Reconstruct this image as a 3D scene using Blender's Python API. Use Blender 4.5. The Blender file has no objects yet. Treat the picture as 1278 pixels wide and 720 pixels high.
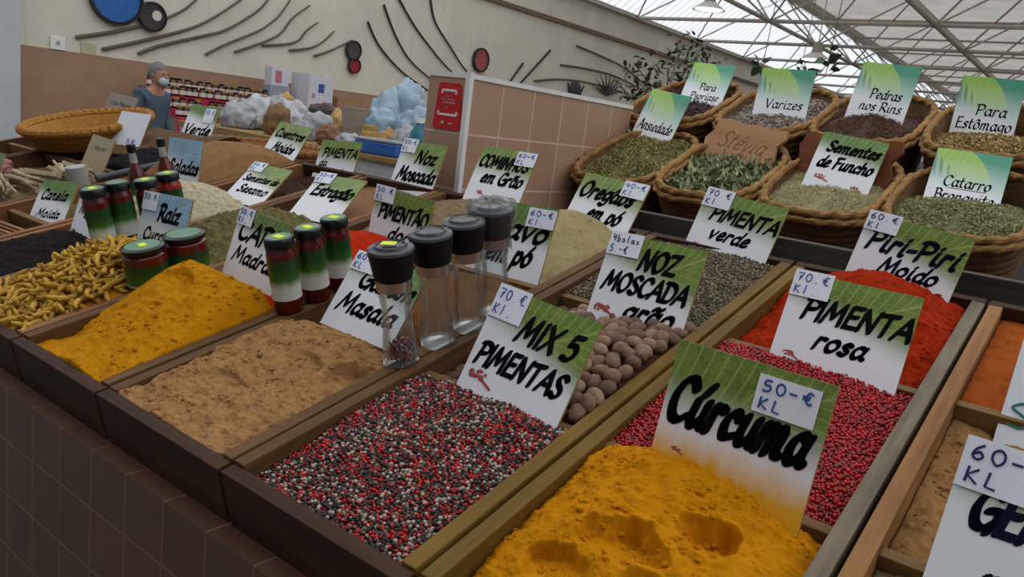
import bpy, bmesh, math, random
import numpy as np
from mathutils import Vector, Matrix, noise

# ------------------------------------------------------------------ camera, sky, exposure
SC = bpy.context.scene
COL = SC.collection
CAMZ = 1.5
TILT = math.radians(14.13)          # the spice crates slope towards the customer
YAW, PITCH, ROLL, FPX = math.radians(36.37), math.radians(11.63), math.radians(7.27), 985.0

def cam_axes():
    fwd = Vector((-math.sin(YAW)*math.cos(PITCH), math.cos(YAW)*math.cos(PITCH), -math.sin(PITCH)))
    rt = Vector((math.cos(YAW), math.sin(YAW), 0))
    up = rt.cross(fwd)
    r2 = math.cos(ROLL)*rt + math.sin(ROLL)*up
    u2 = -math.sin(ROLL)*rt + math.cos(ROLL)*up
    return r2, u2, fwd
RT, UP, FW = cam_axes()
cd = bpy.data.cameras.new('camera')
cam = bpy.data.objects.new('camera', cd); COL.objects.link(cam)
cd.sensor_width = 36.0
cd.lens = FPX/1278.0*36.0
cd.clip_start = 0.02; cd.clip_end = 300
m = Matrix((RT, UP, -FW)).transposed().to_4x4()
m.translation = Vector((0, 0, CAMZ))
cam.matrix_world = m
SC.camera = cam

WORLD_STRENGTH = 1.25
EXPOSURE = 0.0
w = bpy.data.worlds.new('sky'); SC.world = w; w.use_nodes = True
bg = w.node_tree.nodes['Background']
bg.inputs[0].default_value = (0.97, 0.985, 1.0, 1); bg.inputs[1].default_value = WORLD_STRENGTH
SC.view_settings.view_transform = 'Standard'
try: SC.view_settings.look = 'None'
except Exception: pass
SC.view_settings.exposure = EXPOSURE
SC.view_settings.gamma = 1.0
SC.view_settings.use_curve_mapping = False
SC.cycles.use_denoising = True
SC.cycles.max_bounces = 8
SC.cycles.transparent_max_bounces = 16
SC.cycles.transmission_bounces = 10
SC.cycles.caustics_reflective = False
SC.cycles.caustics_refractive = False

rnd = random.Random(7)
RX = Matrix.Rotation(TILT, 4, 'X')
def C(u, v, w=0.0):
    "crate frame (u along the counter, v up the slope, w above the crate rims) to the world"
    return Vector((0, 0, CAMZ)) + (RX @ Vector((u, v, w-0.57)))
def ray(px, py):
    return RT*((px-639)/FPX) - UP*((py-360)/FPX) + FW
def onX(px, py, X):
    d = ray(px, py); return Vector((0, 0, CAMZ)) + d*(X/d.x)

# ------------------------------------------------------------------ materials
def lin(c):
    out = []
    for v in c[:3]:
        v = v/255.0
        out.append(v/12.92 if v <= 0.04045 else ((v+0.055)/1.055)**2.4)
    return (*out, 1.0)

class NT:
    def __init__(s, name):
        s.m = bpy.data.materials.new(name); s.m.use_nodes = True
        s.t = s.m.node_tree; s.n = s.t.nodes; s.l = s.t.links
        s.p = s.n['Principled BSDF']
    def add(s, typ, **kw):
        n = s.n.new(typ)
        for k, v in kw.items():
            if k.startswith('i_'):
                key = k[2:]; key = int(key) if key.isdigit() else key.replace('_', ' ')
                n.inputs[key].default_value = v
            else: setattr(n, k, v)
        return n
    def link(s, a, b): s.l.new(a, b)
    def math(s, op, a, b=None, c=None, clamp=False):
        n = s.n.new('ShaderNodeMath'); n.operation = op; n.use_clamp = clamp
        for i, v in enumerate((a, b, c)):
            if v is None: continue
            if isinstance(v, (int, float)): n.inputs[i].default_value = v
            else: s.l.new(v, n.inputs[i])
        return n.outputs[0]
    def mix(s, f, a, b):
        n = s.n.new('ShaderNodeMix'); n.data_type = 'RGBA'
        for k, v in ((0, f), (6, a), (7, b)):
            if isinstance(v, (int, float, tuple)): n.inputs[k].default_value = v
            else: s.l.new(v, n.inputs[k])
        return n.outputs[2]
    def ramp(s, f, stops, interp='LINEAR'):
        n = s.n.new('ShaderNodeValToRGB'); n.color_ramp.interpolation = interp
        e = n.color_ramp.elements
        while len(e) < len(stops): e.new(0.5)
        for el, (p, c) in zip(e, stops): el.position = p; el.color = c
        s.l.new(f, n.inputs[0]); return n.outputs[0]
    def noise(s, vec, scale, detail=4, rough=0.6):
        n = s.n.new('ShaderNodeTexNoise'); n.inputs['Scale'].default_value = scale
        n.inputs['Detail'].default_value = detail; n.inputs['Roughness'].default_value = rough
        if vec is not None: s.l.new(vec, n.inputs['Vector'])
        return n.outputs['Fac']
    def coord(s, which='Object', scale=None):
        c = s.n.new('ShaderNodeTexCoord').outputs[which]
        if scale:
            mp = s.n.new('ShaderNodeMapping'); mp.inputs['Scale'].default_value = scale
            s.l.new(c, mp.inputs['Vector']); return mp.outputs[0]
        return c
    def bump(s, h, strength=0.5, dist=0.002):
        b = s.n.new('ShaderNodeBump'); b.inputs['Strength'].default_value = strength
        b.inputs['Distance'].default_value = dist
        s.l.new(h, b.inputs['Height']); s.l.new(b.outputs[0], s.p.inputs['Normal'])
    def base(s, col):
        if isinstance(col, tuple): s.p.inputs['Base Color'].default_value = col
        else: s.l.new(col, s.p.inputs['Base Color'])
    def set(s, **kw):
        for k, v in kw.items(): s.p.inputs[k.replace('_', ' ')].default_value = v
        return s

def plain(name, c, rough=0.6, var=0.12, scale=40, metal=0.0, bump=0.0, spec=0.5):
    t = NT(name); co = t.coord()
    f = t.noise(co, scale, 3)
    a = lin(c); d = tuple(x*(1-var) for x in a[:3])+(1,); b = tuple(min(1, x*(1+var)) for x in a[:3])+(1,)
    t.base(t.ramp(f, [(0.3, d), (0.7, b)]))
    t.set(Roughness=rough, Metallic=metal); t.p.inputs['Specular IOR Level'].default_value = spec
    if bump: t.bump(f, bump)
    return t.m

KP = 0.78
def powder(name, c, dark, scale=60, bump=0.6, lump=400):
    t = NT(name); co = t.coord()
    f1 = t.noise(co, scale, 6, 0.65); f2 = t.noise(co, lump, 2, 0.6)
    s = t.math('ADD', t.math('MULTIPLY', f1, 0.7), t.math('MULTIPLY', f2, 0.3))
    kd = lambda q, k: tuple(min(1, x*k) for x in lin(q)[:3])+(1,)
    t.base(t.ramp(s, [(0.3, kd(dark, KP)), (0.5, kd(c, KP)), (0.75, kd(c, KP*1.12))]))
    t.set(Roughness=0.95); t.p.inputs['Specular IOR Level'].default_value = 0.1
    t.bump(s, bump, 0.003)
    return t.m

def wood(name, c1, c2, axis=1, scale=1.0, rough=0.65):
    t = NT(name)
    sc = [55*scale]*3; sc[axis] = 3.5*scale
    co = t.coord('Object', tuple(sc))
    f = t.noise(co, 1.0, 6, 0.62)
    co2 = t.coord('Object'); g = t.noise(co2, 5*scale, 4, 0.6)
    s = t.math('ADD', t.math('MULTIPLY', f, 0.72), t.math('MULTIPLY', g, 0.28))
    kd = lambda q, k: tuple(x*k for x in lin(q)[:3])+(1,)
    t.base(t.ramp(s, [(0.3, kd(c1, 0.60)), (0.68, kd(c2, 0.72))]))
    t.set(Roughness=rough); t.p.inputs['Specular IOR Level'].default_value = 0.2; t.bump(f, 0.35, 0.0015)
    return t.m

def tiles(name, c1, c2, grout, ax=('Y', 'Z'), w=0.15, h=0.15, off=(0, 0), mortar=0.012, rough=0.35):
    t = NT(name)
    geo = t.n.new('ShaderNodeNewGeometry'); sep = t.n.new('ShaderNodeSeparateXYZ')
    t.link(geo.outputs['Position'], sep.inputs[0])
    cb = t.n.new('ShaderNodeCombineXYZ')
    t.link(t.math('ADD', sep.outputs[ax[0]], off[0]), cb.inputs[0])
    t.link(t.math('ADD', sep.outputs[ax[1]], off[1]), cb.inputs[1])
    br = t.n.new('ShaderNodeTexBrick'); br.offset = 0.0; br.squash = 1.0
    t.link(cb.outputs[0], br.inputs['Vector'])
    br.inputs['Scale'].default_value = 1.0
    br.inputs['Brick Width'].default_value = w; br.inputs['Row Height'].default_value = h
    br.inputs['Mortar Size'].default_value = mortar*w; br.inputs['Mortar Smooth'].default_value = 0.3
    br.inputs['Color1'].default_value = lin(c1); br.inputs['Color2'].default_value = lin(c2)
    br.inputs['Mortar'].default_value = lin(grout)
    f = t.noise(t.coord(), 12, 4)
    col = t.mix(t.math('MULTIPLY', f, 0.25), br.outputs['Color'], lin([v*0.8 for v in c1]))
    t.base(col); t.set(Roughness=rough)
    t.bump(t.math('SUBTRACT', 1.0, br.outputs['Fac']), 0.4, 0.002)
    return t.m

def glassy(name, c=(255, 255, 255), alpha=0.12, rough=0.05, refl=0.5, wrinkle=0):
    "thin clear material: mostly transparent with a glossy skin"
    t = NT(name); t.n.remove(t.p)
    out = t.n['Material Output']
    tr = t.n.new('ShaderNodeBsdfTransparent'); tr.inputs[0].default_value = lin(c)
    gl = t.n.new('ShaderNodeBsdfGlossy'); gl.inputs['Roughness'].default_value = rough
    df = t.n.new('ShaderNodeBsdfDiffuse'); df.inputs[0].default_value = lin(c)
    fr0 = t.n.new('ShaderNodeFresnel'); fr0.inputs['IOR'].default_value = 1.45
    m1 = t.n.new('ShaderNodeMixShader'); m1.inputs[0].default_value = alpha
    t.link(tr.outputs[0], m1.inputs[1]); t.link(df.outputs[0], m1.inputs[2])
    m2 = t.n.new('ShaderNodeMixShader'); t.link(t.math('MULTIPLY', fr0.outputs[0], refl), m2.inputs[0])
    if wrinkle:
        bp = t.n.new('ShaderNodeBump'); bp.inputs['Strength'].default_value = 0.9; bp.inputs['Distance'].default_value = 0.02
        t.link(t.noise(t.coord(), wrinkle, 5, 0.65), bp.inputs['Height'])
        for q in (gl, df, fr0): t.link(bp.outputs[0], q.inputs['Normal'])
    t.link(m1.outputs[0], m2.inputs[1]); t.link(gl.outputs[0], m2.inputs[2])
    t.link(m2.outputs[0], out.inputs['Surface'])
    return t.m

def sheet(name, c, stripe=0.0, bright=0.9):
    "translucent roofing sheet lit by the sky behind it"
    t = NT(name); t.n.remove(t.p); out = t.n['Material Output']
    f = t.noise(t.coord(), 1.2, 4)
    a = tuple(x*bright for x in lin(c)[:3])+(1,); b = tuple(x*bright*0.8 for x in lin(c)[:3])+(1,)
    col = t.ramp(f, [(0.35, b), (0.65, a)])
    if stripe:
        wv = t.n.new('ShaderNodeTexWave'); wv.bands_direction = 'Z'; wv.inputs['Scale'].default_value = stripe
        t.link(t.coord(), wv.inputs['Vector'])
        col = t.mix(t.ramp(wv.outputs['Fac'], [(0.0, (1, 1, 1, 1)), (0.28, (0, 0, 0, 1))]), col, tuple(x*bright*0.55 for x in lin(c)[:3])+(1,))
    tl = t.n.new('ShaderNodeBsdfTranslucent'); t.link(col, tl.inputs[0])
    df = t.n.new('ShaderNodeBsdfDiffuse'); df.inputs[0].default_value = (0.35, 0.34, 0.33, 1)
    mx = t.n.new('ShaderNodeMixShader'); mx.inputs[0].default_value = 0.15
    t.link(tl.outputs[0], mx.inputs[1]); t.link(df.outputs[0], mx.inputs[2]); t.link(mx.outputs[0], out.inputs['Surface'])
    return t.m

# ------------------------------------------------------------------ mesh helpers
def link_mesh(name, me, parent=None, mats=(), smooth=False):
    for mm in mats: me.materials.append(mm)
    if smooth: me.shade_smooth()
    o = bpy.data.objects.new(name, me); COL.objects.link(o)
    if parent: o.parent = parent
    return o
class MB:
    def __init__(s): s.b = bmesh.new()
    def box(s, lo, hi, mat=0, M=None, bevel=0.0):
        g = bmesh.ops.create_cube(s.b, size=1.0); vs = g['verts']
        for v in vs:
            v.co = Vector([(lo[i]+hi[i])/2 + v.co[i]*(hi[i]-lo[i]) for i in range(3)])
        fs = {f for v in vs for f in v.link_faces}
        if bevel:
            es = {e for f in fs for e in f.edges}
            r = bmesh.ops.bevel(s.b, geom=list(es), offset=bevel, segments=2, affect='EDGES', profile=0.6)
            fs = set(r['faces']) | {f for f in fs if f.is_valid}
            vs = list({v for f in fs for v in f.verts})
        for f in fs: f.material_index = mat
        if M is not None:
            for v in vs: v.co = M @ v.co
        return s
    def lathe(s, prof, seg=28, mat=0, M=None, closed_ends=True):
        rings = []
        for r, z in prof:
            rings.append([s.b.verts.new((r*math.cos(2*math.pi*k/seg), r*math.sin(2*math.pi*k/seg), z)) for k in range(seg)])
        fs = []
        for a, b in zip(rings, rings[1:]):
            for k in range(seg):
                fs.append(s.b.faces.new((a[k], a[(k+1) % seg], b[(k+1) % seg], b[k])))
        if closed_ends:
            fs.append(s.b.faces.new(rings[0][::-1])); fs.append(s.b.faces.new(rings[-1]))
        for f in fs: f.material_index = mat; f.smooth = True
        if M is not None:
            for rg in rings:
                for v in rg: v.co = M @ v.co
        return s
    def tube(s, pts, r, seg=8, mat=0, closed=False, twist=0.0, lobe=0.0, squash=1.0):
        pts = [Vector(p) for p in pts]; n = len(pts); rings = []
        ref = None; length = 0
        for i, p in enumerate(pts):
            a = pts[i-1] if (i > 0 or closed) else p
            b = pts[(i+1) % n] if (i < n-1 or closed) else p
            t = (b-a).normalized()
            if ref is None:
                ref = Vector((0, 0, 1)) if abs(t.z) < 0.9 else Vector((1, 0, 0))
            x = t.cross(ref).normalized(); y = x.cross(t).normalized(); ref = y
            if i: length += (p-pts[i-1]).length
            rr = r[i] if isinstance(r, (list, tuple)) else r
            ring = []
            for k in range(seg):
                th = 2*math.pi*k/seg
                q = rr*(1+lobe*math.cos(2*th-twist*length))
                ring.append(s.b.verts.new(p + x*(q*math.cos(th)) + y*(q*math.sin(th)*squash)))
            rings.append(ring)
        pairs = list(zip(rings, rings[1:])) + ([(rings[-1], rings[0])] if closed else [])
        for a, b in pairs:
            for k in range(seg):
                f = s.b.faces.new((a[k], a[(k+1) % seg], b[(k+1) % seg], b[k])); f.material_index = mat; f.smooth = True
        if not closed:
            for f in (s.b.faces.new(rings[0][::-1]), s.b.faces.new(rings[-1])): f.material_index = mat
        return s
    def ball(s, c, r, sub=2, mat=0, sc=(1, 1, 1), M=None):
        g = bmesh.ops.create_icosphere(s.b, subdivisions=sub, radius=1.0)
        for v in g['verts']:
            v.co = Vector(c) + Vector((v.co.x*r*sc[0], v.co.y*r*sc[1], v.co.z*r*sc[2])) if M is None else M @ Vector((v.co.x*r*sc[0], v.co.y*r*sc[1], v.co.z*r*sc[2]))
            for f in v.link_faces: f.material_index = mat; f.smooth = True
        return s
    def poly(s, pts, th, mat=0, M=None, y0=0.0):
        "prism: outline in x,z, thickness along +y"
        a = [s.b.verts.new((x, y0, z)) for x, z in pts]; b = [s.b.verts.new((x, y0+th, z)) for x, z in pts]
        fs = [s.b.faces.new(a), s.b.faces.new(b[::-1])]
        n = len(pts)
        for k in range(n): fs.append(s.b.faces.new((a[(k+1) % n], a[k], b[k], b[(k+1) % n])))
        for f in fs: f.material_index = mat
        if M is not None:
            for v in a+b: v.co = M @ v.co
        return s
    def done(s, name, mats, parent=None, smooth=False, fix=True):
        if fix: bmesh.ops.recalc_face_normals(s.b, faces=s.b.faces)
        me = bpy.data.meshes.new(name); s.b.to_mesh(me); s.b.free()
        if not isinstance(mats, (list, tuple)): mats = [mats]
        o = link_mesh(name, me, parent, mats, smooth)
        if any(p.use_smooth for p in me.polygons): me.set_sharp_from_angle(angle=math.radians(38))
        return o

def np_mesh(name, V, F, mi=None, mats=(), parent=None, smooth=True):
    V = np.asarray(V, dtype=np.float32); F = np.asarray(F, dtype=np.int32); k = F.shape[1]
    me = bpy.data.meshes.new(name)
    me.vertices.add(len(V)); me.vertices.foreach_set('co', V.ravel())
    me.loops.add(F.size); me.loops.foreach_set('vertex_index', F.ravel())
    me.polygons.add(len(F)); me.polygons.foreach_set('loop_start', np.arange(0, F.size, k, dtype=np.int32))
    for mm in mats: me.materials.append(mm)
    if mi is not None: me.polygons.foreach_set('material_index', np.asarray(mi, dtype=np.int32))
    me.update(calc_edges=True); me.validate()
    if smooth: me.shade_smooth()
    o = bpy.data.objects.new(name, me); COL.objects.link(o)
    if parent: o.parent = parent
    return o

def tag(o, label, cat, group=None, kind=None):
    o['label'] = label; o['category'] = cat
    if group: o['group'] = group
    if kind: o['kind'] = kind
    return o
def struct(o, label, cat):
    return tag(o, label, cat, kind='structure')
def empty(name, M):
    o = bpy.data.objects.new(name, None); COL.objects.link(o); o.matrix_world = M; o.empty_display_size = 0.05
    return o
def kids(o): return [c for c in bpy.data.objects if c.parent == o]
def copy_tree(o, parent=None):
    c = o.copy(); COL.objects.link(c)
    if parent: c.parent = parent
    for ch in kids(o): copy_tree(ch, c)
    return c
def CM(u, v, w=0.0, rz=0.0):
    "placement on the sloping crates"
    M = RX.copy(); M = M @ Matrix.Rotation(rz, 4, 'Z'); M.translation = C(u, v, w); return M

_ico = {}
def ico(sub):
    if sub not in _ico:
        b = bmesh.new(); bmesh.ops.create_icosphere(b, subdivisions=sub, radius=1.0); b.verts.index_update()
        _ico[sub] = (np.array([v.co[:] for v in b.verts]), np.array([[v.index for v in f.verts] for f in b.faces])); b.free()
    return _ico[sub]
def balls(P, R, sub=1, squash=None):
    V0, F0 = ico(sub); n = len(P)
    V = np.asarray(P)[:, None, :] + V0[None]*np.asarray(R)[:, None, None]
    F = F0[None] + (np.arange(n)*len(V0))[:, None, None]
    return V.reshape(-1, 3), F.reshape(-1, 3), np.repeat(np.arange(n), len(F0))

def fbm(x, y, z=0.0, oct=4):
    return noise.fractal(Vector((x, y, z)), 0.9, 2.1, oct)

# ------------------------------------------------------------------ the hall
WX = -10.0
M_wall = None
def wall_mat():
    t = NT('lime_wall'); co = t.coord()
    st = t.coord('Object', (3, 3, 0.35))
    f = t.noise(co, 1.3, 5); g = t.noise(st, 1.6, 5, 0.7)
    c1 = t.ramp(f, [(0.3, lin((210, 204, 190))), (0.7, lin((228, 222, 208)))])
    t.base(t.mix(t.ramp(g, [(0.60, (0, 0, 0, 1)), (0.80, (0.75, 0.75, 0.75, 1))]), c1, lin((164, 155, 140))))
    t.set(Roughness=0.9); t.bump(f, 0.2, 0.01)
    return t.m
M_wall = wall_mat()
M_plain = plain('painted_wall', (190, 196, 202), 0.9, 0.05, 2)
M_floor = plain('concrete_floor', (120, 112, 104), 0.8, 0.15, 3)
M_steel = plain('grey_steel', (176, 168, 156), 0.6, 0.1, 6)
M_rust = plain('rust_bar', (122, 98, 76), 0.85, 0.25, 20)
M_roof = sheet('roof_sheet', (176, 172, 166), bright=0.98)
M_glaz = sheet('ribbed_glazing', (240, 248, 255), bright=0.98)
def rib_glazing(name, axis, scale):
    t = NT(name); t.n.remove(t.p); out = t.n['Material Output']
    wv = t.n.new('ShaderNodeTexWave'); wv.bands_direction = axis; wv.inputs['Scale'].default_value = scale
    t.link(t.coord(), wv.inputs['Vector'])
    col = t.ramp(wv.outputs['Fac'], [(0.0, (0.55, 0.58, 0.60, 1)), (0.35, (0.86, 0.92, 0.96, 1))])
    tl = t.n.new('ShaderNodeBsdfTranslucent'); t.link(col, tl.inputs[0])
    t.link(tl.outputs[0], out.inputs['Surface'])
    return t.m
M_glaz = rib_glazing('ribbed_glazing', 'Y', 1.1)
M_louv = rib_glazing('louvre_glazing', 'Z', 0.9)
M_dado = tiles('dado_tiles', (170, 134, 108), (162, 126, 100), (162, 128, 104), ('Y', 'Z'), 0.15, 0.15, mortar=0.02, rough=0.5)
M_ptile = tiles('partition_tiles', (184, 148, 124), (178, 140, 117), (214, 190, 170), ('Y', 'Z'), 0.152, 0.153, (-1.66, -1.612), 0.022)
M_ptileX = tiles('partition_end_tiles', (182, 148, 124), (178, 140, 117), (216, 194, 174), ('X', 'Z'), 0.155, 0.153, (1.45, -1.612), 0.022)
M_ctile = tiles('counter_tiles', (92, 64, 48), (84, 58, 43), (124, 98, 80), ('X', 'Z'), 0.1, 0.1, (0.0, -0.97), 0.02, 0.45)  # tile colour darkened to carry the shade on the counter front
M_white = plain('white_trim', (230, 230, 230), 0.5, 0.04, 10)

b = MB(); b.box((-14, -5.2, -0.1), (14, 56, 0)); o = b.done('floor', M_floor); struct(o, 'grey concrete floor of the market hall', 'floor')
b = MB(); b.box((WX-0.2, 3.70, 0), (WX, 56, 4.31)); o = b.done('wall_left', M_wall); struct(o, 'tall stained off-white wall hung with curved branches', 'wall')
b = MB(); b.box((WX-0.3, 3.0, 0), (WX+0.3, 3.72, 5.6)); o = b.done('wall_pillar', M_plain); struct(o, 'pale grey pillar at the left end of the wall', 'pillar')
b = MB(); b.box((-14, -5.0, 0), (WX, 3.0, 5.6)); o = b.done('wall_side', M_plain); struct(o, 'pale wall left of the pillar', 'wall')
b = MB(); b.box((-14, -5.2, 0), (14, -5.0, 5.6)); o = b.done('wall_front_shade', M_plain); struct(o, 'unseen plain wall facing the stall, added to block light', 'wall')  # added behind the camera so the counter front stays dark
b = MB(); b.box((13.8, -5, 0), (14, 56, 5.6)); o = b.done('wall_right', M_plain); struct(o, 'plain wall on the right side of the hall', 'wall')
b = MB(); b.box((WX, 3.72, 0), (WX+0.03, 56, 1.69)); o = b.done('trim_1', M_dado); struct(o, 'brown tiled dado along the foot of the wall', 'dado')
b = MB(); b.box((WX-0.2, 56, 0), (14, 56.2, 2.6)); o = b.done('wall_back', M_plain); struct(o, 'plain lower part of the far end wall', 'wall')
b = MB(); b.b.faces.new([b.b.verts.new(p) for p in ((WX-0.2, 56, 2.6), (14, 56, 2.6), (14, 56, 5.9), (WX-0.2, 56, 5.9))]); o = b.done('window_1', M_louv); struct(o, 'bright louvred glazing high in the far end wall', 'window')
b = MB()
b.b.faces.new([b.b.verts.new(p) for p in ((WX-0.02, 3.7, 4.33), (WX-0.02, 56, 4.33), (WX+1.9, 56, 5.85), (WX+1.9, 3.7, 5.85))])
o = b.done('window_2', M_glaz); struct(o, 'sloping ribbed glazing above the stained wall', 'window')
b = MB(); b.b.faces.new([b.b.verts.new(p) for p in ((WX+1.9, 11.5, 5.85), (14, 11.5, 5.85), (14, 56, 5.85), (WX+1.9, 56, 5.85))]); o = b.done('ceiling', M_roof); struct(o, 'grey translucent roof sheets above the steel trusses', 'ceiling')
b = MB(); b.box((WX+1.75, 3.7, 5.70), (WX+2.05, 56, 5.90)); b.box((WX-0.12, 3.7, 4.28), (WX+0.12, 56, 4.37))
o = b.done('trim_2', M_steel); struct(o, 'steel gutter beams along the edges of the sloping glazing', 'beam')
b = MB(); b.box((WX, 9.4, 3.67), (WX+0.06, 36, 3.75)); o = b.done('trim_3', M_rust); struct(o, 'rusty horizontal bar fixed high on the wall', 'bar')

b = MB(); b.box((-6.0, -5.0, 5.0), (14, -2.2, 5.05)); o = b.done('ceiling_shade_panel', M_plain); struct(o, 'unseen ceiling panel added over the customers side to block light', 'ceiling')  # added out of view to keep light off the front of the counter

# steel space frame
ft = empty('roof_truss', Matrix.Translation((WX, 17.0, 4.31))); struct(ft, 'grey steel lattice of bars under the roof', 'truss')
xs = [WX+0.1+3.21*i for i in range(8)]; ys = [13.75+3.27*j for j in range(13)]
Z0, Z1 = 4.31, 5.75
lo, up, dg = MB(), MB(), MB()
def bar(mb, a, c, r): mb.tube([a, c], r, 6)
for y in ys: bar(lo, (xs[0], y, Z0), (xs[-1], y, Z0), 0.045)
for x in xs[1:]: bar(lo, (x, ys[0], Z0), (x, ys[-1], Z0), 0.045)
ux = [x+1.605 for x in xs[:-1]]; uy = [y+1.635 for y in ys[:-1]]
for y in uy: bar(up, (ux[0], y, Z1), (ux[-1], y, Z1), 0.035)
for x in ux: bar(up, (x, uy[0], Z1), (x, uy[-1], Z1), 0.035)
for i, x in enumerate(ux):
    for j, y in enumerate(uy):
        for dx in (0, 1):
            for dy in (0, 1): bar(dg, (x, y, Z1), (xs[i+dx], ys[j+dy], Z0), 0.022)
Mi = ft.matrix_world.inverted()
for mb, nm in ((lo, 'lower_chord'), (up, 'upper_chord'), (dg, 'diagonal_bracing')):
    for v in mb.b.verts: v.co = Mi @ v.co
    mb.done(nm, M_steel, ft, fix=False)

# low tiled partition with white edging
pw = empty('wall_partition', Matrix.Translation((-1.45, 1.66, 0))); struct(pw, 'low brown tiled partition with white edging behind the crates', 'partition')
I = Matrix.Translation((1.45, -1.66, 0))
b = MB(); b.box((-1.603, 1.662, 0.0), (-1.452, 2.555, 1.607), M=I)
o = b.done('tile_wall', [M_ptile, M_ptileX], pw)
for f in o.data.polygons:
    if abs(f.normal.y) > 0.9: f.material_index = 1
b = MB(); b.box((-1.606, 1.659, 1.607), (-1.448, 2.558, 1.62), M=I); b.box((-1.462, 1.655, 0.9), (-1.446, 1.671, 1.624), M=I)
b.done('edging', M_white, pw)

# ------------------------------------------------------------------ tiled counter under the crates
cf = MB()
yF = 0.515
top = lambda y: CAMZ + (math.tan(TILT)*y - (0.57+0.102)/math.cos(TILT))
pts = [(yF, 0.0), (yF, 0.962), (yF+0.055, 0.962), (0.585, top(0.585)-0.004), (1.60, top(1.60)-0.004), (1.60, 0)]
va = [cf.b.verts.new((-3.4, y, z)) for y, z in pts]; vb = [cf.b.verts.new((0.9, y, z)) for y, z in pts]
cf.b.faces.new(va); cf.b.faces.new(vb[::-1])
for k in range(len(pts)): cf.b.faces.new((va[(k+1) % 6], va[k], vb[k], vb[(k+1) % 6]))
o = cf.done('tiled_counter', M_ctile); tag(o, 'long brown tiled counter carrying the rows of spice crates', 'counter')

# ------------------------------------------------------------------ wooden spice crates
M_woodA = wood('crate_wood_side', (76, 50, 28), (132, 96, 58), 1)
M_woodB = wood('crate_wood_front', (46, 28, 16), (92, 62, 38), 0)
M_woodO = wood('crate_wood_ochre', (96, 70, 26), (150, 116, 48), 1)
M_woodR = wood('crate_wood_red', (112, 70, 42), (172, 122, 78), 1)
M_woodG = wood('crate_wood_grey', (92, 80, 66), (160, 146, 122), 1)
M_woodT = wood('crate_wood_tan', (138, 92, 52), (190, 138, 86), 1)
M_woodL = wood('crate_divider_wood', (104, 74, 42), (160, 124, 76), 0)
EDGES = [0.175, -0.141, -0.476, -0.800, -1.120, -1.422, -1.727, -2.022, -2.335, -2.65, -2.97, -3.29]
V0, V1 = 0.40, 1.482
VD = (0.733, 1.098)          # the two cross dividers
names = ['ginger', 'turmeric and pink pepper', 'mixed peppercorns', 'tan spice mix', 'curry turmeric', 'turmeric roots', 'black seeds', 'cinnamon sticks', 'beige bundles']
sidemat = [(M_woodR, M_woodT), (M_woodG, M_woodO), (M_woodO, M_woodA), (M_woodA, M_woodA), (M_woodA, M_woodA), (M_woodR, M_woodA), (M_woodR, M_woodR), (M_woodR, M_woodR), (M_woodA, M_woodA), (M_woodA, M_woodA), (M_woodA, M_woodA)]
crate_labels = [
 'wooden crate at the right end holding ginger powder and orange spice',
 'wooden crate holding the yellow turmeric, pink peppercorns and red chilli powder',
 'wooden crate holding mixed peppercorns, nutmegs and green pepper',
 'wooden crate holding tan spice mix, ground clove and ground oregano, mills standing on its edge',
 'wooden crate holding yellow curry powder, paprika and cumin seeds',
 'wooden crate holding turmeric roots, dried tarragon and brown ground nutmeg',
 'wooden crate holding black seeds, white grains and dark brown allspice',
 'wooden crate holding cinnamon sticks and a heap of brown powder on kraft paper',
 'dark wooden crate at the far left holding pale bundles and black leaves',
 'wooden crate of brown bark, second from the far left end', 'wooden crate of brown bark at the far left end of the counter']
TH = 0.021
for i in range(11):
    u1, u0 = EDGES[i]-0.003, EDGES[i+1]+0.003
    W = u1-u0; r = empty('spice_crate', CM(u0, V0, -0.1))
    tag(r, crate_labels[i], 'crate', 'wooden spice crates on the counter')
    ml, mr = sidemat[i][1], sidemat[i][0]
    dh = rnd.uniform(-0.002, 0.002)
    MB().box((0.0, TH, 0), (TH, V1-V0-TH, 0.1+dh), bevel=0.002).done('side_board', ml, r)
    MB().box((W-TH, TH, 0), (W, V1-V0-TH, 0.1), bevel=0.002).done('side_board', mr, r)
    MB().box((0, 0, 0), (W, TH, 0.096), bevel=0.002).done('front_board', M_woodB, r)
    MB().box((0, V1-V0-TH, 0), (W, V1-V0, 0.1), bevel=0.002).done('back_board', M_woodB, r)
    MB().box((TH, TH, 0.0), (W-TH, V1-V0-TH, 0.008)).done('bottom_board', M_woodB, r)
    for d in VD:
        MB().box((TH, d-V0, 0.008), (W-TH, d-V0+0.016, 0.088), bevel=0.0015).done('divider', M_woodL, r)
def bay(col, row):
    u1, u0 = EDGES[col]-0.003-TH-0.001, EDGES[col+1]+0.003+TH+0.001
    v0, v1 = ((V0+TH+0.001, VD[0]-0.001), (VD[0]+0.017, VD[1]-0.001), (VD[1]+0.017, V1-TH-0.001))[row]
    return u0, u1, v0, v1

M_tray = plain('white_plastic', (206, 204, 200), 0.4, 0.05, 20)
r = empty('plastic_tray', CM(-0.637, 0.725, -0.05)); tag(r, 'white plastic tray end showing behind the sign MIX 5 PIMENTAS', 'tray')
MB().box((-.128, -.012, 0), (.134, 0.004, 0.003)).done('tray_floor', M_tray, r)
MB().box((-.128, -.014, 0.0), (.134, -.010, 0.036), bevel=0.001).done('tray_rim', M_tray, r)

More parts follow.
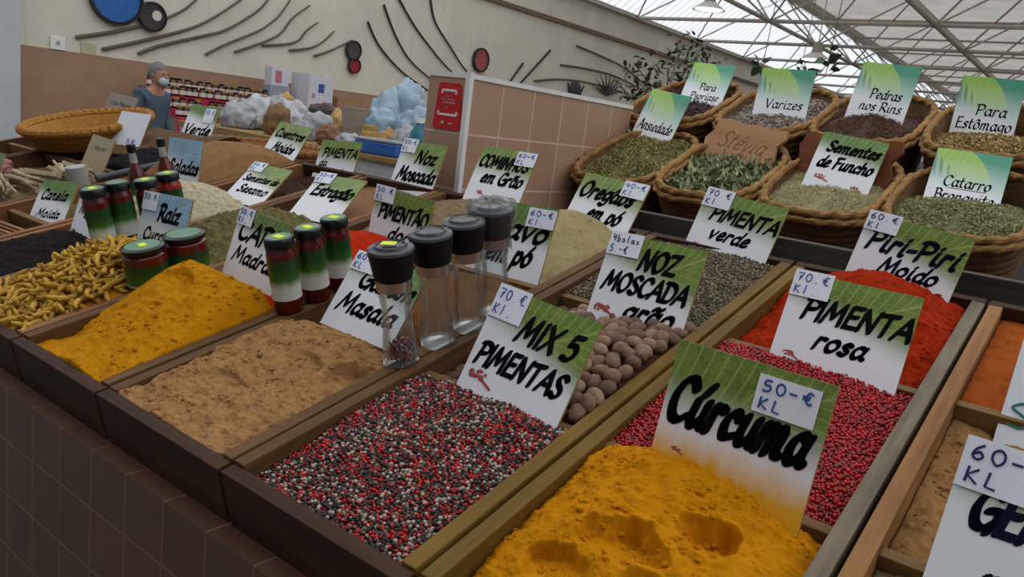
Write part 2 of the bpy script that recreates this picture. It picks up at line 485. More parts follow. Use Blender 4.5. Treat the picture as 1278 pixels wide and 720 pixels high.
class Heap:
    "a powder surface filling one bay; h(s,t) gives its height above the crate rims"
    def __init__(s, col, row, base=-0.02, bumps=(), rough=0.004, fscale=14, pits=(), ridge=0.0, seed=0, tilt=(0, 0), edge=0.0):
        s.bay = bay(col, row); s.base = base; s.bumps = bumps; s.pits = pits; s.rough = rough; s.fs = fscale
        s.seed = seed+col*7.3+row*3.1; s.tilt = tilt; s.ridge = ridge; s.edge = edge
    def h(s, a, t):
        u0, u1, v0, v1 = s.bay; u = u0+(u1-u0)*a; v = v0+(v1-v0)*t
        z = s.base + s.tilt[0]*(a-0.5) + s.tilt[1]*(t-0.5)
        for (ca, ct, ra, rt, amp) in s.bumps:
            q = ((a-ca)/ra)**2+((t-ct)/rt)**2
            z += amp*max(0.0, 1-q**0.5)**1.0*0.35 + amp*0.65*math.exp(-q*1.8)
        for (ca, ct, ra, rt, dep) in s.pits:
            q = ((a-ca)/ra)**2+((t-ct)/rt)**2
            wob = 0.55*fbm(a*7, t*7, s.seed, 3)
            z -= dep*max(0.0, min(1.0, 2.2*(1-q+wob)))*max(0.12, min(1.0, 0.55+0.5*(t-ct)/rt))
        z += s.rough*fbm(u*s.fs, v*s.fs, s.seed, 5)
        if s.ridge: z += s.ridge*0.35*abs(fbm(u*30, v*30, s.seed+5, 2)) + s.ridge*0.30*max(0.0, fbm(u*95, v*95, s.seed+9, 3)-0.1)
        e = min(a, 1-a, t, 1-t)
        if s.edge: z -= s.edge*max(0, 1-e/0.12)**1.5
        lim = 0.002+1.0*min(a*(u1-u0), (1-a)*(u1-u0), t*(v1-v0), (1-t)*(v1-v0)+0.03)
        return max(min(z, lim), -0.088)
    def build(s, name, mat, label, cat, n=70, kind='stuff', crumbs=0, cr=0.003):
        u0, u1, v0, v1 = s.bay
        cu, cv = (u0+u1)/2, (v0+v1)/2
        m = n+int(n*0.2); V = []; F = []
        for j in range(m+1):
            for i in range(n+1):
                V.append((u0+(u1-u0)*i/n-cu, v0+(v1-v0)*j/m-cv, s.h(i/n, j/m)+0.09))
        for j in range(m):
            for i in range(n):
                k = j*(n+1)+i; F.append((k, k+1, k+n+2, k+n+1))
        # skirt to the crate floor
        loop = [i for i in range(n+1)] + [j*(n+1)+n for j in range(1, m+1)] + [m*(n+1)+i for i in range(n-1, -1, -1)] + [j*(n+1) for j in range(m-1, 0, -1)]
        st = len(V)
        for k in loop: V.append((V[k][0], V[k][1], -0.0005))
        L = len(loop)
        for q in range(L): F.append((loop[(q+1) % L], loop[q], st+q, st+(q+1) % L))
        if crumbs:
            V0_, F0_ = ico(1); rr = np.random.RandomState(int(abs(s.seed)*10)+3)
            for q in range(crumbs):
                a, t = rr.rand(), rr.rand()
                if fbm(a*4, t*4, s.seed+2, 2) < -0.05: continue
                u, v, z = s.pt(a, t); k = len(V); r_ = cr*(0.25+0.9*rr.rand()**3)
                V += [(u-cu+x*r_*1.2, v-cv+y*r_, z+0.09+w_*r_*0.8) for x, y, w_ in (V0_*(1+0.35*rr.uniform(-1, 1, V0_.shape))).tolist()]
                F += [tuple(i+k for i in f) for f in F0_.tolist()]
            me = bpy.data.meshes.new(name); me.from_pydata(V, [], F); me.update(); o = link_mesh(name, me, None, [mat], True)
        else: o = np_mesh(name, V, F, mats=[mat])
        o.matrix_world = CM(cu, cv, -0.09)
        if label: tag(o, label, cat, kind=kind)
        return o
    def pt(s, a, t, dz=0.0):
        u0, u1, v0, v1 = s.bay
        return (u0+(u1-u0)*a, v0+(v1-v0)*t, s.h(a, t)+dz)
    def center(s):
        u0, u1, v0, v1 = s.bay; return (u0+u1)/2, (v0+v1)/2

# powders -----------------------------------------------------------
P_turm = powder('turmeric', (216, 142, 8), (180, 102, 4), 35, 0.5)
P_curry = powder('curry_turmeric', (208, 140, 8), (172, 102, 4), 35, 0.5)
P_tan = powder('tan_masala', (182, 138, 90), (128, 90, 54), 45, 0.9)
P_ging = powder('ginger_powder', (164, 124, 78), (128, 90, 50), 40, 0.7)
P_pale = powder('pale_roots', (170, 150, 120), (110, 84, 56), 60, 1.0, 120)
P_org = powder('orange_spice', (168, 84, 26), (128, 56, 12), 40, 0.6)
P_piri = powder('piri_piri', (176, 46, 8), (124, 22, 3), 45, 0.8)
P_papr = powder('paprika', (196, 46, 8), (140, 24, 3), 40, 0.6)
P_clove = powder('ground_clove', (122, 82, 48), (84, 54, 30), 45, 0.6)
P_oreg = powder('ground_oregano', (172, 156, 114), (130, 116, 78), 60, 0.6)
P_cum = powder('cumin_seeds', (148, 126, 98), (84, 66, 46), 110, 1.2, 500)
P_nozm = powder('ground_nutmeg', (150, 112, 82), (118, 84, 58), 50, 0.5)
P_herb = powder('dried_tarragon', (122, 114, 72), (48, 46, 26), 70, 1.3, 240)
P_white = powder('white_grains', (206, 196, 164), (138, 126, 96), 110, 1.2, 500)
P_allsp = powder('allspice', (74, 52, 40), (34, 22, 16), 110, 1.4, 400)
P_brown = powder('brown_coriander', (152, 116, 78), (128, 94, 60), 40, 0.4)
P_black = powder('black_seeds', (44, 38, 38), (20, 17, 17), 300, 1.2, 500)
P_dirt = powder('dark_crate_dust', (70, 40, 34), (40, 24, 22), 60, 0.8)

H_turm = Heap(1, 0, -0.036, [(0.42, 0.90, 0.75, 0.95, 0.062), (0.45, 0.42, 0.5, 0.35, 0.018), (0.85, 0.55, 0.3, 0.3, 0.012)], 0.006, 12,
   pits=[(0.68, 0.66, 0.12, 0.10, 0.040), (0.46, 0.46, 0.20, 0.10, 0.036), (0.28, 0.28, 0.14, 0.08, 0.020), (0.66, 0.34, 0.16, 0.08, 0.018)], ridge=0.018, edge=0.010)
H_turm.build('turmeric_powder', P_turm, 'bright yellow turmeric powder with hollows, in the nearest crate', 'spice powder', 210, crumbs=900, cr=0.0042)
Heap(4, 0, -0.008, [(0.42, 0.84, 0.95, 0.66, 0.066), (0.15, 0.85, 0.4, 0.35, 0.020), (0.7, 0.3, 0.4, 0.4, 0.008), (0.05, 0.22, 0.25, 0.4, -0.022)], 0.006, 15, pits=[(0.42, 0.70, 0.14, 0.10, 0.013), (0.52, 0.5, 0.05, 0.04, 0.008), (0.2, 0.45, 0.06, 0.04, 0.006)], ridge=0.010).build('curry_powder', P_curry, 'dark yellow curry powder heaped behind the front board, beside the tan spice mix', 'spice powder', 150, crumbs=500, cr=0.004)
Heap(3, 0, -0.012, [(0.4, 0.45, 0.6, 0.6, 0.014), (0.45, 0.85, 0.6, 0.4, 0.026)], 0.007, 17, pits=[(0.90, 0.74, 0.13, 0.13, 0.032), (0.62, 0.66, 0.14, 0.08, 0.010), (0.4, 0.35, 0.2, 0.05, 0.008)], ridge=0.020).build('masala_powder', P_tan, 'lumpy tan garam masala powder left of the mixed peppercorns', 'spice powder', 190, crumbs=800, cr=0.0042)
Heap(0, 1, -0.042, [(0.7, 0.7, 0.6, 0.6, 0.020)], 0.010, 18, ridge=0.014).build('ginger_powder', P_ging, 'brown ginger powder in the crate at the right edge', 'spice powder', 100, crumbs=600, cr=0.004)
Heap(0, 0, -0.030, [(0.5, 0.4, 0.6, 0.6, 0.015)], 0.006, 30, ridge=0.012).build('root_shavings', P_pale, 'pale beige root shavings at the bottom right corner', 'dried roots', 60)
Heap(0, 2, -0.028, [(0.4, 0.5, 0.7, 0.7, 0.022)], 0.004, 12, ridge=0.005).build('orange_spice_powder', P_org, 'orange-brown spice powder behind the ginger at the right edge', 'spice powder', 70)
Heap(1, 2, -0.030, [(0.47, 0.80, 0.55, 0.6, 0.064), (0.8, 0.6, 0.4, 0.4, 0.02)], 0.008, 18, ridge=0.016, edge=0.006).build('piri_piri_powder', P_piri, 'orange-red ground piri-piri heaped against its sign', 'spice powder', 110, crumbs=500, cr=0.004)
Heap(3, 1, -0.034, [(0.6, 0.7, 0.7, 0.7, 0.03)], 0.003, 12, ridge=0.004).build('clove_powder', P_clove, 'brown ground clove behind the glass pepper mills', 'spice powder', 60)
Heap(3, 2, -0.034, [(0.45, 0.72, 0.60, 0.75, 0.080)], 0.003, 12, ridge=0.004, edge=0.006).build('oregano_powder', P_oreg, 'grey-beige ground oregano mound right of the clove sign', 'spice powder', 80)
Heap(4, 2, -0.022, [(0.55, 0.55, 0.7, 0.7, 0.050)], 0.003, 45, edge=0.004, ridge=0.015).build('cumin_seeds', P_cum, 'greyish-brown cumin seeds in front of the tiled partition', 'spice seeds', 70)
Heap(4, 1, -0.030, [(0.5, 0.75, 0.55, 0.6, 0.070)], 0.004, 14, ridge=0.008).build('paprika_powder', P_papr, 'bright orange-red paprika behind the three sauce jars', 'spice powder', 70)
Heap(5, 2, -0.030, [(0.5, 0.6, 0.7, 0.7, 0.018)], 0.002, 12).build('nutmeg_powder', P_nozm, 'pinkish-brown ground nutmeg in front of its sign', 'spice powder', 50)
Heap(5, 1, -0.025, [(0.55, 0.55, 0.75, 0.8, 0.074)], 0.005, 45, edge=0.005, ridge=0.03).build('tarragon_leaves', P_herb, 'dull green dried tarragon behind the curry sign', 'dried herb', 110)
Heap(6, 1, -0.030, [(0.5, 0.62, 0.7, 0.7, 0.105)], 0.004, 45, edge=0.006, ridge=0.02).build('white_grains', P_white, 'mound of whitish grains right of the blue and white sign', 'grain', 70)
Heap(6, 2, -0.045, [(0.5, 0.5, 0.7, 0.7, 0.020)], 0.004, 45, ridge=0.03).build('allspice_berries', P_allsp, 'dark brown allspice in front of the jamaica pepper sign', 'spice seeds', 50)
Heap(6, 0, -0.016, [(0.5, 0.6, 0.7, 0.7, 0.034)], 0.004, 45, ridge=0.02).build('black_seeds', P_black, 'black seeds left of the turmeric roots', 'spice seeds', 60)
Heap(7, 2, -0.005, [(0.45, 0.5, 0.8, 0.8, 0.085)], 0.002, 10, edge=0.006).build('coriander_powder', P_brown, 'smooth brown mound of ground coriander on kraft paper', 'spice powder', 60)
for q_ in (9, 10):
    for r_ in (0, 1, 2): Heap(q_, r_, -0.06, [(0.5, 0.5, 0.7, 0.7, 0.02)], 0.006, 24, ridge=0.01).build('bark_chips', P_nozm, 'brown bark in the far left crates of the counter', 'dried bark', 30)
Heap(8, 0, -0.03, [(0.5, 0.5, 0.7, 0.7, 0.04)], 0.006, 24, ridge=0.01).build('bark_chips', P_nozm, 'brown bark at the front of the crate of black leaves', 'dried bark', 30)
Heap(7, 1, -0.045, [(0.5, 0.4, 0.7, 0.7, 0.025)], 0.003, 20).build('salad_herbs', P_herb, 'dull green dried herb behind the pale sauce bottles, far left', 'dried herb', 50)

# ------------------------------------------------------------------ peppercorns
def col_mat(name, c, rough=0.4, spec=0.5, var=0.15):
    return plain(name, c, rough, var, 90, spec=spec)
PC = [col_mat('red_corn', (182, 14, 14), 0.35), col_mat('crimson_corn', (132, 8, 18), 0.35), col_mat('black_corn', (46, 38, 38), 0.6),
      col_mat('brown_corn', (78, 56, 52), 0.6), col_mat('white_corn', (180, 168, 154), 0.5), col_mat('green_corn', (126, 116, 96), 0.6)]
def corns(name, hp, n, r, mats, weights, label, cat, basemat, seed, sub=1, layers=2, patch=True, squash=1.0):
    rs = np.random.RandomState(seed); P = []; R = []; K = []
    cu, cv = hp.center(); W = np.cumsum(weights)/sum(weights)
    u0, u1, v0, v1 = hp.bay
    step = math.sqrt((u1-u0)*(v1-v0)/(n/layers))
    na, nt = max(2, int((u1-u0)/step)), max(2, int((v1-v0)/step))
    for L in range(layers):
        for i in range(na):
            for j in range(nt):
                a = min(0.995, max(0.005, (i+0.5+rs.uniform(-.45, .45)+0.5*(j % 2)-0.25)/na)); t = min(0.995, max(0.005, (j+0.5+rs.uniform(-.45, .45))/nt))
                rr = r*rs.uniform(0.78, 1.12)
                u, v, z = hp.pt(a, t)
                P.append((u-cu, v-cv, z + (L-0.6)*r*1.1 + rs.uniform(-.3, .3)*r + 0.0)); R.append(rr)
                q = rs.rand()
                if patch: q = min(0.999, max(0, q + 0.22*noise.noise(Vector((a*6, t*6, seed)))))
                K.append(int(np.searchsorted(W, q)))
    V, F, own = balls(P, R, sub)
    mi = np.array(K)[own]
    base = hp.build(name+'_bed', basemat, None, None, 40)
    # bed and berries are one object
    V[:, 2] += 0.09
    o = np_mesh(name, V, F, mi, mats)
    o.matrix_world = CM(cu, cv, -0.09)
    bm = bmesh.new(); bm.from_mesh(o.data); nf = len(bm.faces); bm.from_mesh(base.data)
    bm.faces.ensure_lookup_table()
    o.data.materials.append(basemat)
    for f in list(bm.faces)[nf:]: f.material_index = len(mats)
    bm.to_mesh(o.data); bm.free()
    bpy.data.objects.remove(base)
    tag(o, label, cat, kind='stuff'); return o
H_mix = Heap(2, 0, -0.021, [(0.5, 0.62, 0.8, 0.7, 0.020)], 0.005, 14, tilt=(0, 0.012))
corns('mixed_peppercorns', H_mix, 8800, 0.0029, [PC[0], PC[1], PC[3], PC[2], PC[5], PC[4]], [0.20, 0.13, 0.16, 0.29, 0.08, 0.14],
      'mixed red, black and white peppercorns in the front crate', 'peppercorns', P_dirt, 11)
RED = [col_mat('pink_pepper', (172, 6, 16), 0.3), col_mat('pink_pepper_dark', (112, 3, 10), 0.3), col_mat('pink_pepper_light', (190, 22, 32), 0.35)]
H_pink = Heap(1, 1, -0.022, [(0.45, 0.55, 0.8, 0.8, 0.022)], 0.003, 14, tilt=(-0.004, 0.0))
corns('pink_peppercorns', H_pink, 7500, 0.0029, RED, [0.5, 0.3, 0.2], 'crimson pink peppercorns behind the big turmeric sign', 'peppercorns', RED[1], 12)
GRN = [col_mat('green_pepper_a', (112, 100, 76), 0.8), col_mat('green_pepper_b', (78, 70, 54), 0.8), col_mat('green_pepper_c', (140, 126, 98), 0.8)]
H_grn = Heap(2, 2, -0.018, [(0.45, 0.55, 0.8, 0.8, 0.022)], 0.003, 14)
corns('green_peppercorns', H_grn, 6000, 0.0031, GRN, [0.45, 0.35, 0.2], 'greyish green peppercorns behind the nutmegs', 'peppercorns', GRN[1], 13)

# ------------------------------------------------------------------ nutmegs, one object each
def lump(name, mat, r, sc, amp, fs, seed, sub=3):
    b = bmesh.new(); bmesh.ops.create_icosphere(b, subdivisions=sub, radius=1.0)
    for v in b.verts:
        n = v.co.normalized(); k = 1+amp*fbm(n.x*fs+seed, n.y*fs, n.z*fs, 3)
        v.co = Vector((n.x*r*sc[0]*k, n.y*r*sc[1]*k, n.z*r*sc[2]*k))
    me = bpy.data.meshes.new(name); b.to_mesh(me); b.free(); me.materials.append(mat); me.shade_smooth(); return me
M_nut = [plain('nutmeg_skin', c, 0.7, 0.25, 120, bump=0.4) for c in ((122, 92, 72), (102, 76, 60), (144, 116, 94))]
nut_me = [lump('nutmeg', M_nut[k % 3], 0.0118, (1.28+0.12*(k % 2), 1.0, 0.97), 0.09, 3.2, k*5.1, 3) for k in range(6)]
H_nut = Heap(2, 1, -0.040, [(0.62, 0.50, 0.80, 0.75, 0.040)], 0.002, 10, tilt=(0.030, 0))
H_nut.build('nutmeg_bed', P_dirt, 'dark dust on the crate floor below the nutmegs', 'dust', 30)
u0, u1, v0, v1 = H_nut.bay
nu, nv = 12, 14; cnt = 0
for j in range(nv):
    for i in range(nu):
        a = (i+0.5+(0.5 if j % 2 else 0)-0.25)/nu + rnd.uniform(-.02, .02); t = (j+0.5)/nv + rnd.uniform(-.018, .018)
        a = min(0.96, max(0.04, a)); t = min(0.97, max(0.03, t))
        u, v, z = H_nut.pt(a, t, 0.008+(0.006 if (i+j) % 3 == 0 else 0))
        o = bpy.data.objects.new('nutmeg', nut_me[rnd.randrange(6)]); COL.objects.link(o)
        M = RX @ Matrix.Rotation(rnd.uniform(0, 6.28), 4, 'Z') @ Matrix.Rotation(rnd.uniform(-.5, .5), 4, 'Y')
        M.translation = C(u, v, z); s = rnd.uniform(0.88, 1.1)
        o.matrix_world = M @ Matrix.Scale(s, 4)
        tag(o, 'whole brown nutmeg in the heap beside the mixed peppercorns', 'nutmeg', 'whole nutmegs in the crate')

# ------------------------------------------------------------------ turmeric roots, one object each
M_root = [plain('root_skin', c, 0.75, 0.3, 70, bump=0.5) for c in ((172, 130, 24), (146, 106, 16), (188, 148, 44))]
root_me = []
for k in range(7):
    b = MB(); L = 0.044+0.005*k; bend = rnd.uniform(-.4, .4); n = 9; pts = []; rr = []
    for q in range(n):
        s = q/(n-1)-0.5
        pts.append((s*L, bend*0.02*(1-4*s*s)+rnd.uniform(-.0012, .0012), rnd.uniform(-.001, .001)))
        rr.append((0.0042+rnd.uniform(-.0007, .0009))*(1-abs(2*s)**4*0.55))
    b.tube(pts, rr, 8)
    if k % 2: b.tube([(0.002, 0, 0), (0.006, 0.009, 0.001), (0.008, 0.016, 0.002)], [0.0042, 0.0040, 0.0026], 7)
    bmesh.ops.recalc_face_normals(b.b, faces=b.b.faces)
    me = bpy.data.meshes.new('turmeric_root'); b.b.to_mesh(me); b.b.free(); me.materials.append(M_root[k % 3]); me.shade_smooth(); root_me.append(me)
H_root = Heap(5, 0, -0.020, [(0.45, 0.78, 0.75, 0.65, 0.062)], 0.003, 12)
H_root.build('root_bed', P_curry, 'yellow root dust below the turmeric roots', 'dust', 30)
for q in range(300):
    a = 0.03+0.94*((q*0.61803) % 1); t = 0.03+0.94*((q+0.5)/300)
    u, v, z = H_root.pt(a, t, 0.003+0.009*((q*7) % 3)/2)
    o = bpy.data.objects.new('turmeric_root', root_me[rnd.randrange(7)]); COL.objects.link(o)
    M = RX @ Matrix.Rotation(rnd.gauss(2.6, 0.55), 4, 'Z') @ Matrix.Rotation(rnd.uniform(-.35, .35), 4, 'Y') @ Matrix.Rotation(rnd.uniform(-1, 1), 4, 'X')
    M.translation = C(u, v, z); o.matrix_world = M @ Matrix.Scale(rnd.uniform(0.95, 1.25), 4)
    tag(o, 'knobbly yellow turmeric root in the heap left of the curry powder', 'turmeric root', 'turmeric roots in the crate')

# ------------------------------------------------------------------ cinnamon sticks at the left edge
M_cin = plain('cinnamon_bark', (158, 108, 66), 0.75, 0.25, 60, bump=0.5)
cb = bay(7, 0)
Heap(7, 0, -0.075, [], 0.002, 14).build('cinnamon_dust', P_dirt, 'dark dust on the crate floor below the cinnamon sticks', 'dust', 24)
def stick_mesh(L, r):
    b = MB()
    for s in (-1, 1):
        pts = []
        for k in range(17):
            th = s*(0.3+k/16*4.2); rad = r*(0.62-0.022*k)
            pts.append((s*r*0.52+rad*math.cos(th)*-s, rad*math.sin(th)))
        inn = [(x*0.86+s*r*0.07, y*0.84) for x, y in pts[::-1]]
        ring = pts+inn
        A = [b.b.verts.new((0, x, z)) for x, z in ring]; B = [b.b.verts.new((L, x*1.03, z)) for x, z in ring]
        for k in range(len(ring)): b.b.faces.new((A[k], A[(k+1) % len(ring)], B[(k+1) % len(ring)], B[k])).smooth = True
        for e, R_ in ((A, ring), (B, ring)):
            for k in range(16): b.b.faces.new((e[k], e[k+1], e[33-k-1], e[33-k]))
    return b
sm = []
for L, r in ((0.25, 0.011), (0.22, 0.013), (0.235, 0.010)):
    b = stick_mesh(L, r); bmesh.ops.recalc_face_normals(b.b, faces=b.b.faces)
    me = bpy.data.meshes.new('cinnamon_stick'); b.b.to_mesh(me); b.b.free(); me.materials.append(M_cin); sm.append(me)
for q in range(16):
    o = bpy.data.objects.new('cinnamon_stick', sm[q % 3]); COL.objects.link(o)
    lay = q//8
    M = RX @ Matrix.Rotation(rnd.uniform(-.10, .10), 4, 'Z'); M.translation = C(cb[0]+0.004, cb[2]+0.03+0.033*(q % 8)+0.012*lay, -0.056+0.023*lay)
    o.matrix_world = M
    tag(o, 'curled brown cinnamon stick in the crate at the left edge', 'cinnamon stick', 'cinnamon sticks at the left edge')

# ------------------------------------------------------------------ signs
# brush lettering: letter skeletons (x, y) with cap height 1, swept with a slanted nib
GL = {
 'A': (.80, [[(0, 0), (.45, 1)], [(.45, 1), (.75, 0)], [(.14, .35), (.68, .35)]]), 'B': (.65, [[(.12, 1), (.10, 0)], [(.0, 1), (.4, 1), (.55, .78), (.4, .55), (.12, .52)], [(.12, .52), (.5, .5), (.62, .25), (.45, .02), (.0, 0)]]),
 'C': (.70, [[(.68, .80), (.5, 1), (.22, .90), (.05, .5), (.15, .10), (.4, 0), (.66, .16)]]), 'D': (.75, [[(.14, 1), (.12, 0)], [(.0, 1), (.4, .98), (.70, .75), (.72, .4), (.5, .05), (0, 0)]]),
 'E': (.62, [[(.14, 1), (.08, 0)], [(.14, .98), (.60, 1)], [(.1, .52), (.5, .55)], [(.08, .02), (.58, .03)]]), 'F': (.58, [[(.16, 1), (.08, 0)], [(.05, .96), (.62, 1)], [(.12, .52), (.5, .55)]]),
 'G': (.76, [[(.68, .85), (.48, 1), (.20, .88), (.05, .48), (.18, .08), (.45, 0), (.66, .20)], [(.42, .46), (.74, .46), (.62, -.06)]]), 'H': (.75, [[(.14, 1), (.08, 0)], [(.68, 1), (.62, 0)], [(.1, .52), (.65, .52)]]),
 'I': (.25, [[(.14, 1), (.10, 0)]]), 'L': (.55, [[(.14, 1), (.08, .03)], [(.08, .02), (.55, .05)]]), 'M': (.95, [[(.0, 0), (.22, 1)], [(.22, 1), (.44, .25)], [(.44, .25), (.80, 1)], [(.80, 1), (.84, 0)]]),
 'N': (.80, [[(.06, 0), (.14, 1)], [(.14, 1), (.60, 0)], [(.60, 0), (.74, 1)]]), 'O': (.80, [[(.42, 1), (.14, .82), (.06, .4), (.25, .02), (.50, .06), (.72, .4), (.68, .82), (.42, 1)]]),
 'P': (.64, [[(.15, 1), (.08, 0)], [(0, .94), (.35, 1), (.62, .85), (.55, .55), (.12, .45)]]), 'Q': (.8, [[(.42, 1), (.14, .82), (.06, .4), (.25, .02), (.50, .06), (.72, .4), (.68, .82), (.42, 1)], [(.45, .2), (.75, -.08)]]),
 'R': (.72, [[(.15, 1), (.08, 0)], [(0, .94), (.35, 1), (.60, .85), (.52, .57), (.12, .47)], [(.26, .48), (.70, 0)]]), 'S': (.62, [[(.58, .84), (.38, 1), (.12, .85), (.20, .60), (.45, .42), (.52, .16), (.28, 0), (.02, .14)]]),
 'T': (.70, [[(0, .94), (.70, 1)], [(.38, .98), (.30, 0)]]), 'U': (.7, [[(.1, 1), (.08, .3), (.3, 0), (.55, .25), (.62, 1)]]), 'V': (.70, [[(.04, 1), (.28, 0)], [(.28, 0), (.70, 1)]]), 'X': (.70, [[(.08, 1), (.62, 0)], [(.70, 1), (.0, 0)]]), 'Z': (.66, [[(.06, .95), (.64, .98)], [(.64, .98), (.0, .04)], [(0, .04), (.62, .03)]]),
 'J': (.5, [[(.42, 1), (.38, .2), (.2, 0), (.0, .1)]]), 'W': (1., [[(.04, 1), (.25, 0)], [(.25, 0), (.5, .8)], [(.5, .8), (.72, 0)], [(.72, 0), (1, 1)]]), 'Y': (.66, [[(.04, 1), (.32, .5)], [(.64, 1), (.2, 0)]]),
 '5': (.60, [[(.56, 1), (.18, .96)], [(.18, .96), (.12, .58)], [(.12, .58), (.40, .62), (.54, .35), (.35, .03), (.02, .08)]]), '-': (.40, [[(.02, .36), (.34, .39)]]), ' ': (.34, []), '.': (.2, [[(.06, .02), (.1, .03)]]),
 'a': (.60, [[(.50, .52), (.30, .62), (.09, .42), (.08, .12), (.24, .0), (.46, .26)], [(.54, .60), (.45, .14), (.58, .02)]]), 'b': (.56, [[(.16, 1), (.08, .04)], [(.10, .38), (.34, .60), (.50, .42), (.40, .06), (.08, .04)]]),
 'c': (.50, [[(.47, .48), (.30, .62), (.07, .36), (.14, .03), (.44, .10)]]), 'd': (.60, [[(.50, .52), (.29, .61), (.07, .36), (.12, .04), (.28, .02), (.47, .26)], [(.62, 1.0), (.46, .14), (.58, .02)]]),
 'e': (.52, [[(.08, .28), (.44, .38), (.40, .58), (.22, .58), (.07, .30), (.16, .02), (.46, .10)]]), 'f': (.4, [[(.45, .92), (.3, 1), (.18, .7), (.08, -.2)], [(.02, .58), (.4, .62)]]), 'g': (.60, [[(.50, .52), (.29, .60), (.07, .40), (.14, .10), (.30, .08), (.48, .30)], [(.55, .60), (.45, -.10), (.25, -.32), (.0, -.22)]]),
 'h': (.62, [[(.18, 1), (.06, 0)], [(.10, .34), (.32, .60), (.47, .50), (.43, .10), (.58, .02)]]), 'i': (.30, [[(.16, .60), (.11, .10), (.23, .02)], [(.19, .84), (.21, .88)]]), 'j': (.3, [[(.18, .60), (.1, -.15), (-.08, -.3)], [(.2, .84), (.22, .88)]]), 'l': (.30, [[(.20, 1), (.11, .10), (.23, .02)]]),
 'm': (.90, [[(.13, .60), (.04, 0)], [(.08, .34), (.28, .60), (.40, .50), (.34, 0)], [(.37, .34), (.58, .60), (.70, .50), (.65, .08), (.80, .02)]]), 'n': (.62, [[(.13, .60), (.04, 0)], [(.08, .34), (.31, .60), (.46, .50), (.41, .08), (.56, .02)]]),
 'o': (.58, [[(.30, .61), (.08, .42), (.10, .08), (.28, 0), (.50, .24), (.48, .52), (.30, .61)]]), 'p': (.60, [[(.16, .62), (.02, -.34)], [(.10, .34), (.36, .62), (.53, .42), (.38, .04), (.10, .06)]]), 'q': (.60, [[(.50, .52), (.30, .62), (.09, .42), (.08, .12), (.24, .02), (.46, .26)], [(.54, .60), (.42, -.34)]]),
 'r': (.46, [[(.13, .60), (.05, 0)], [(.08, .34), (.26, .59), (.44, .54)]]), 's': (.46, [[(.43, .52), (.27, .62), (.11, .50), (.22, .34), (.36, .18), (.24, .0), (.02, .08)]]), 't': (.42, [[(.22, .90), (.13, .12), (.32, .03)], [(.02, .59), (.40, .64)]]),
 'u': (.62, [[(.13, .60), (.08, .14), (.22, .0), (.45, .26)], [(.52, .60), (.45, .12), (.58, .02)]]), 'v': (.54, [[(.06, .60), (.22, 0)], [(.22, 0), (.50, .60)]]), 'x': (.5, [[(.05, .6), (.45, 0)], [(.48, .6), (.0, 0)]]), 'z': (.52, [[(.05, .57), (.47, .59)], [(.47, .59), (.02, .04)], [(.02, .04), (.48, .03)]])}
for ch, b, dx, dy in (('ã', 'a', 0, 0), ('Ã', 'A', .12, .36), ('õ', 'o', 0, 0)): GL[ch] = (GL[b][0], GL[b][1]+[[(.10+dx, .76+dy), (.24+dx, .88+dy), (.38+dx, .78+dy), (.52+dx, .90+dy)]])
for ch, b, dx in (('ú', 'u', 0), ('ó', 'o', 0), ('í', 'i', -.14), ('é', 'e', -.02), ('Á', 'A', .18), ('Ó', 'O', .15)): GL[ch] = (GL[b][0], [s for s in GL[b][1] if ch != 'í' or len(s) > 2]+[[(.28+dx, (.74 if b.islower() else 1.1)), (.46+dx, (.98 if b.islower() else 1.3))]])
GL['ô'] = (GL['o'][0], GL['o'][1]+[[(.14, .74), (.31, .92)], [(.31, .92), (.48, .74)]])
def hull(P):
    P = sorted(set(P))
    def half(Q):
        h = []
        for p in Q:
            while len(h) > 1 and (h[-1][0]-h[-2][0])*(p[1]-h[-2][1])-(h[-1][1]-h[-2][1])*(p[0]-h[-2][0]) <= 1e-14: h.pop()
            h.append(p)
        return h
    a, b = half(P), half(P[::-1]); return a[:-1]+b[:-1]
def cat(pts, n=5):
    if len(pts) < 3: return pts
    out = []; closed = pts[0] == pts[-1]; N = len(pts)
    for i in range(N-1):
        p1, p2 = pts[i], pts[i+1]
        p0 = pts[i-1] if i > 0 else (pts[-2] if closed else p1); p3 = pts[i+2] if i+2 < N else (pts[1] if closed else p2)
        for k in range(n):
            t = k/n
            out.append(tuple(0.5*(2*p1[c]+(p2[c]-p0[c])*t+(2*p0[c]-5*p1[c]+4*p2[c]-p3[c])*t*t+(3*p1[c]-p0[c]-3*p2[c]+p3[c])*t**3) for c in (0, 1)))
    return out+[pts[-1]]
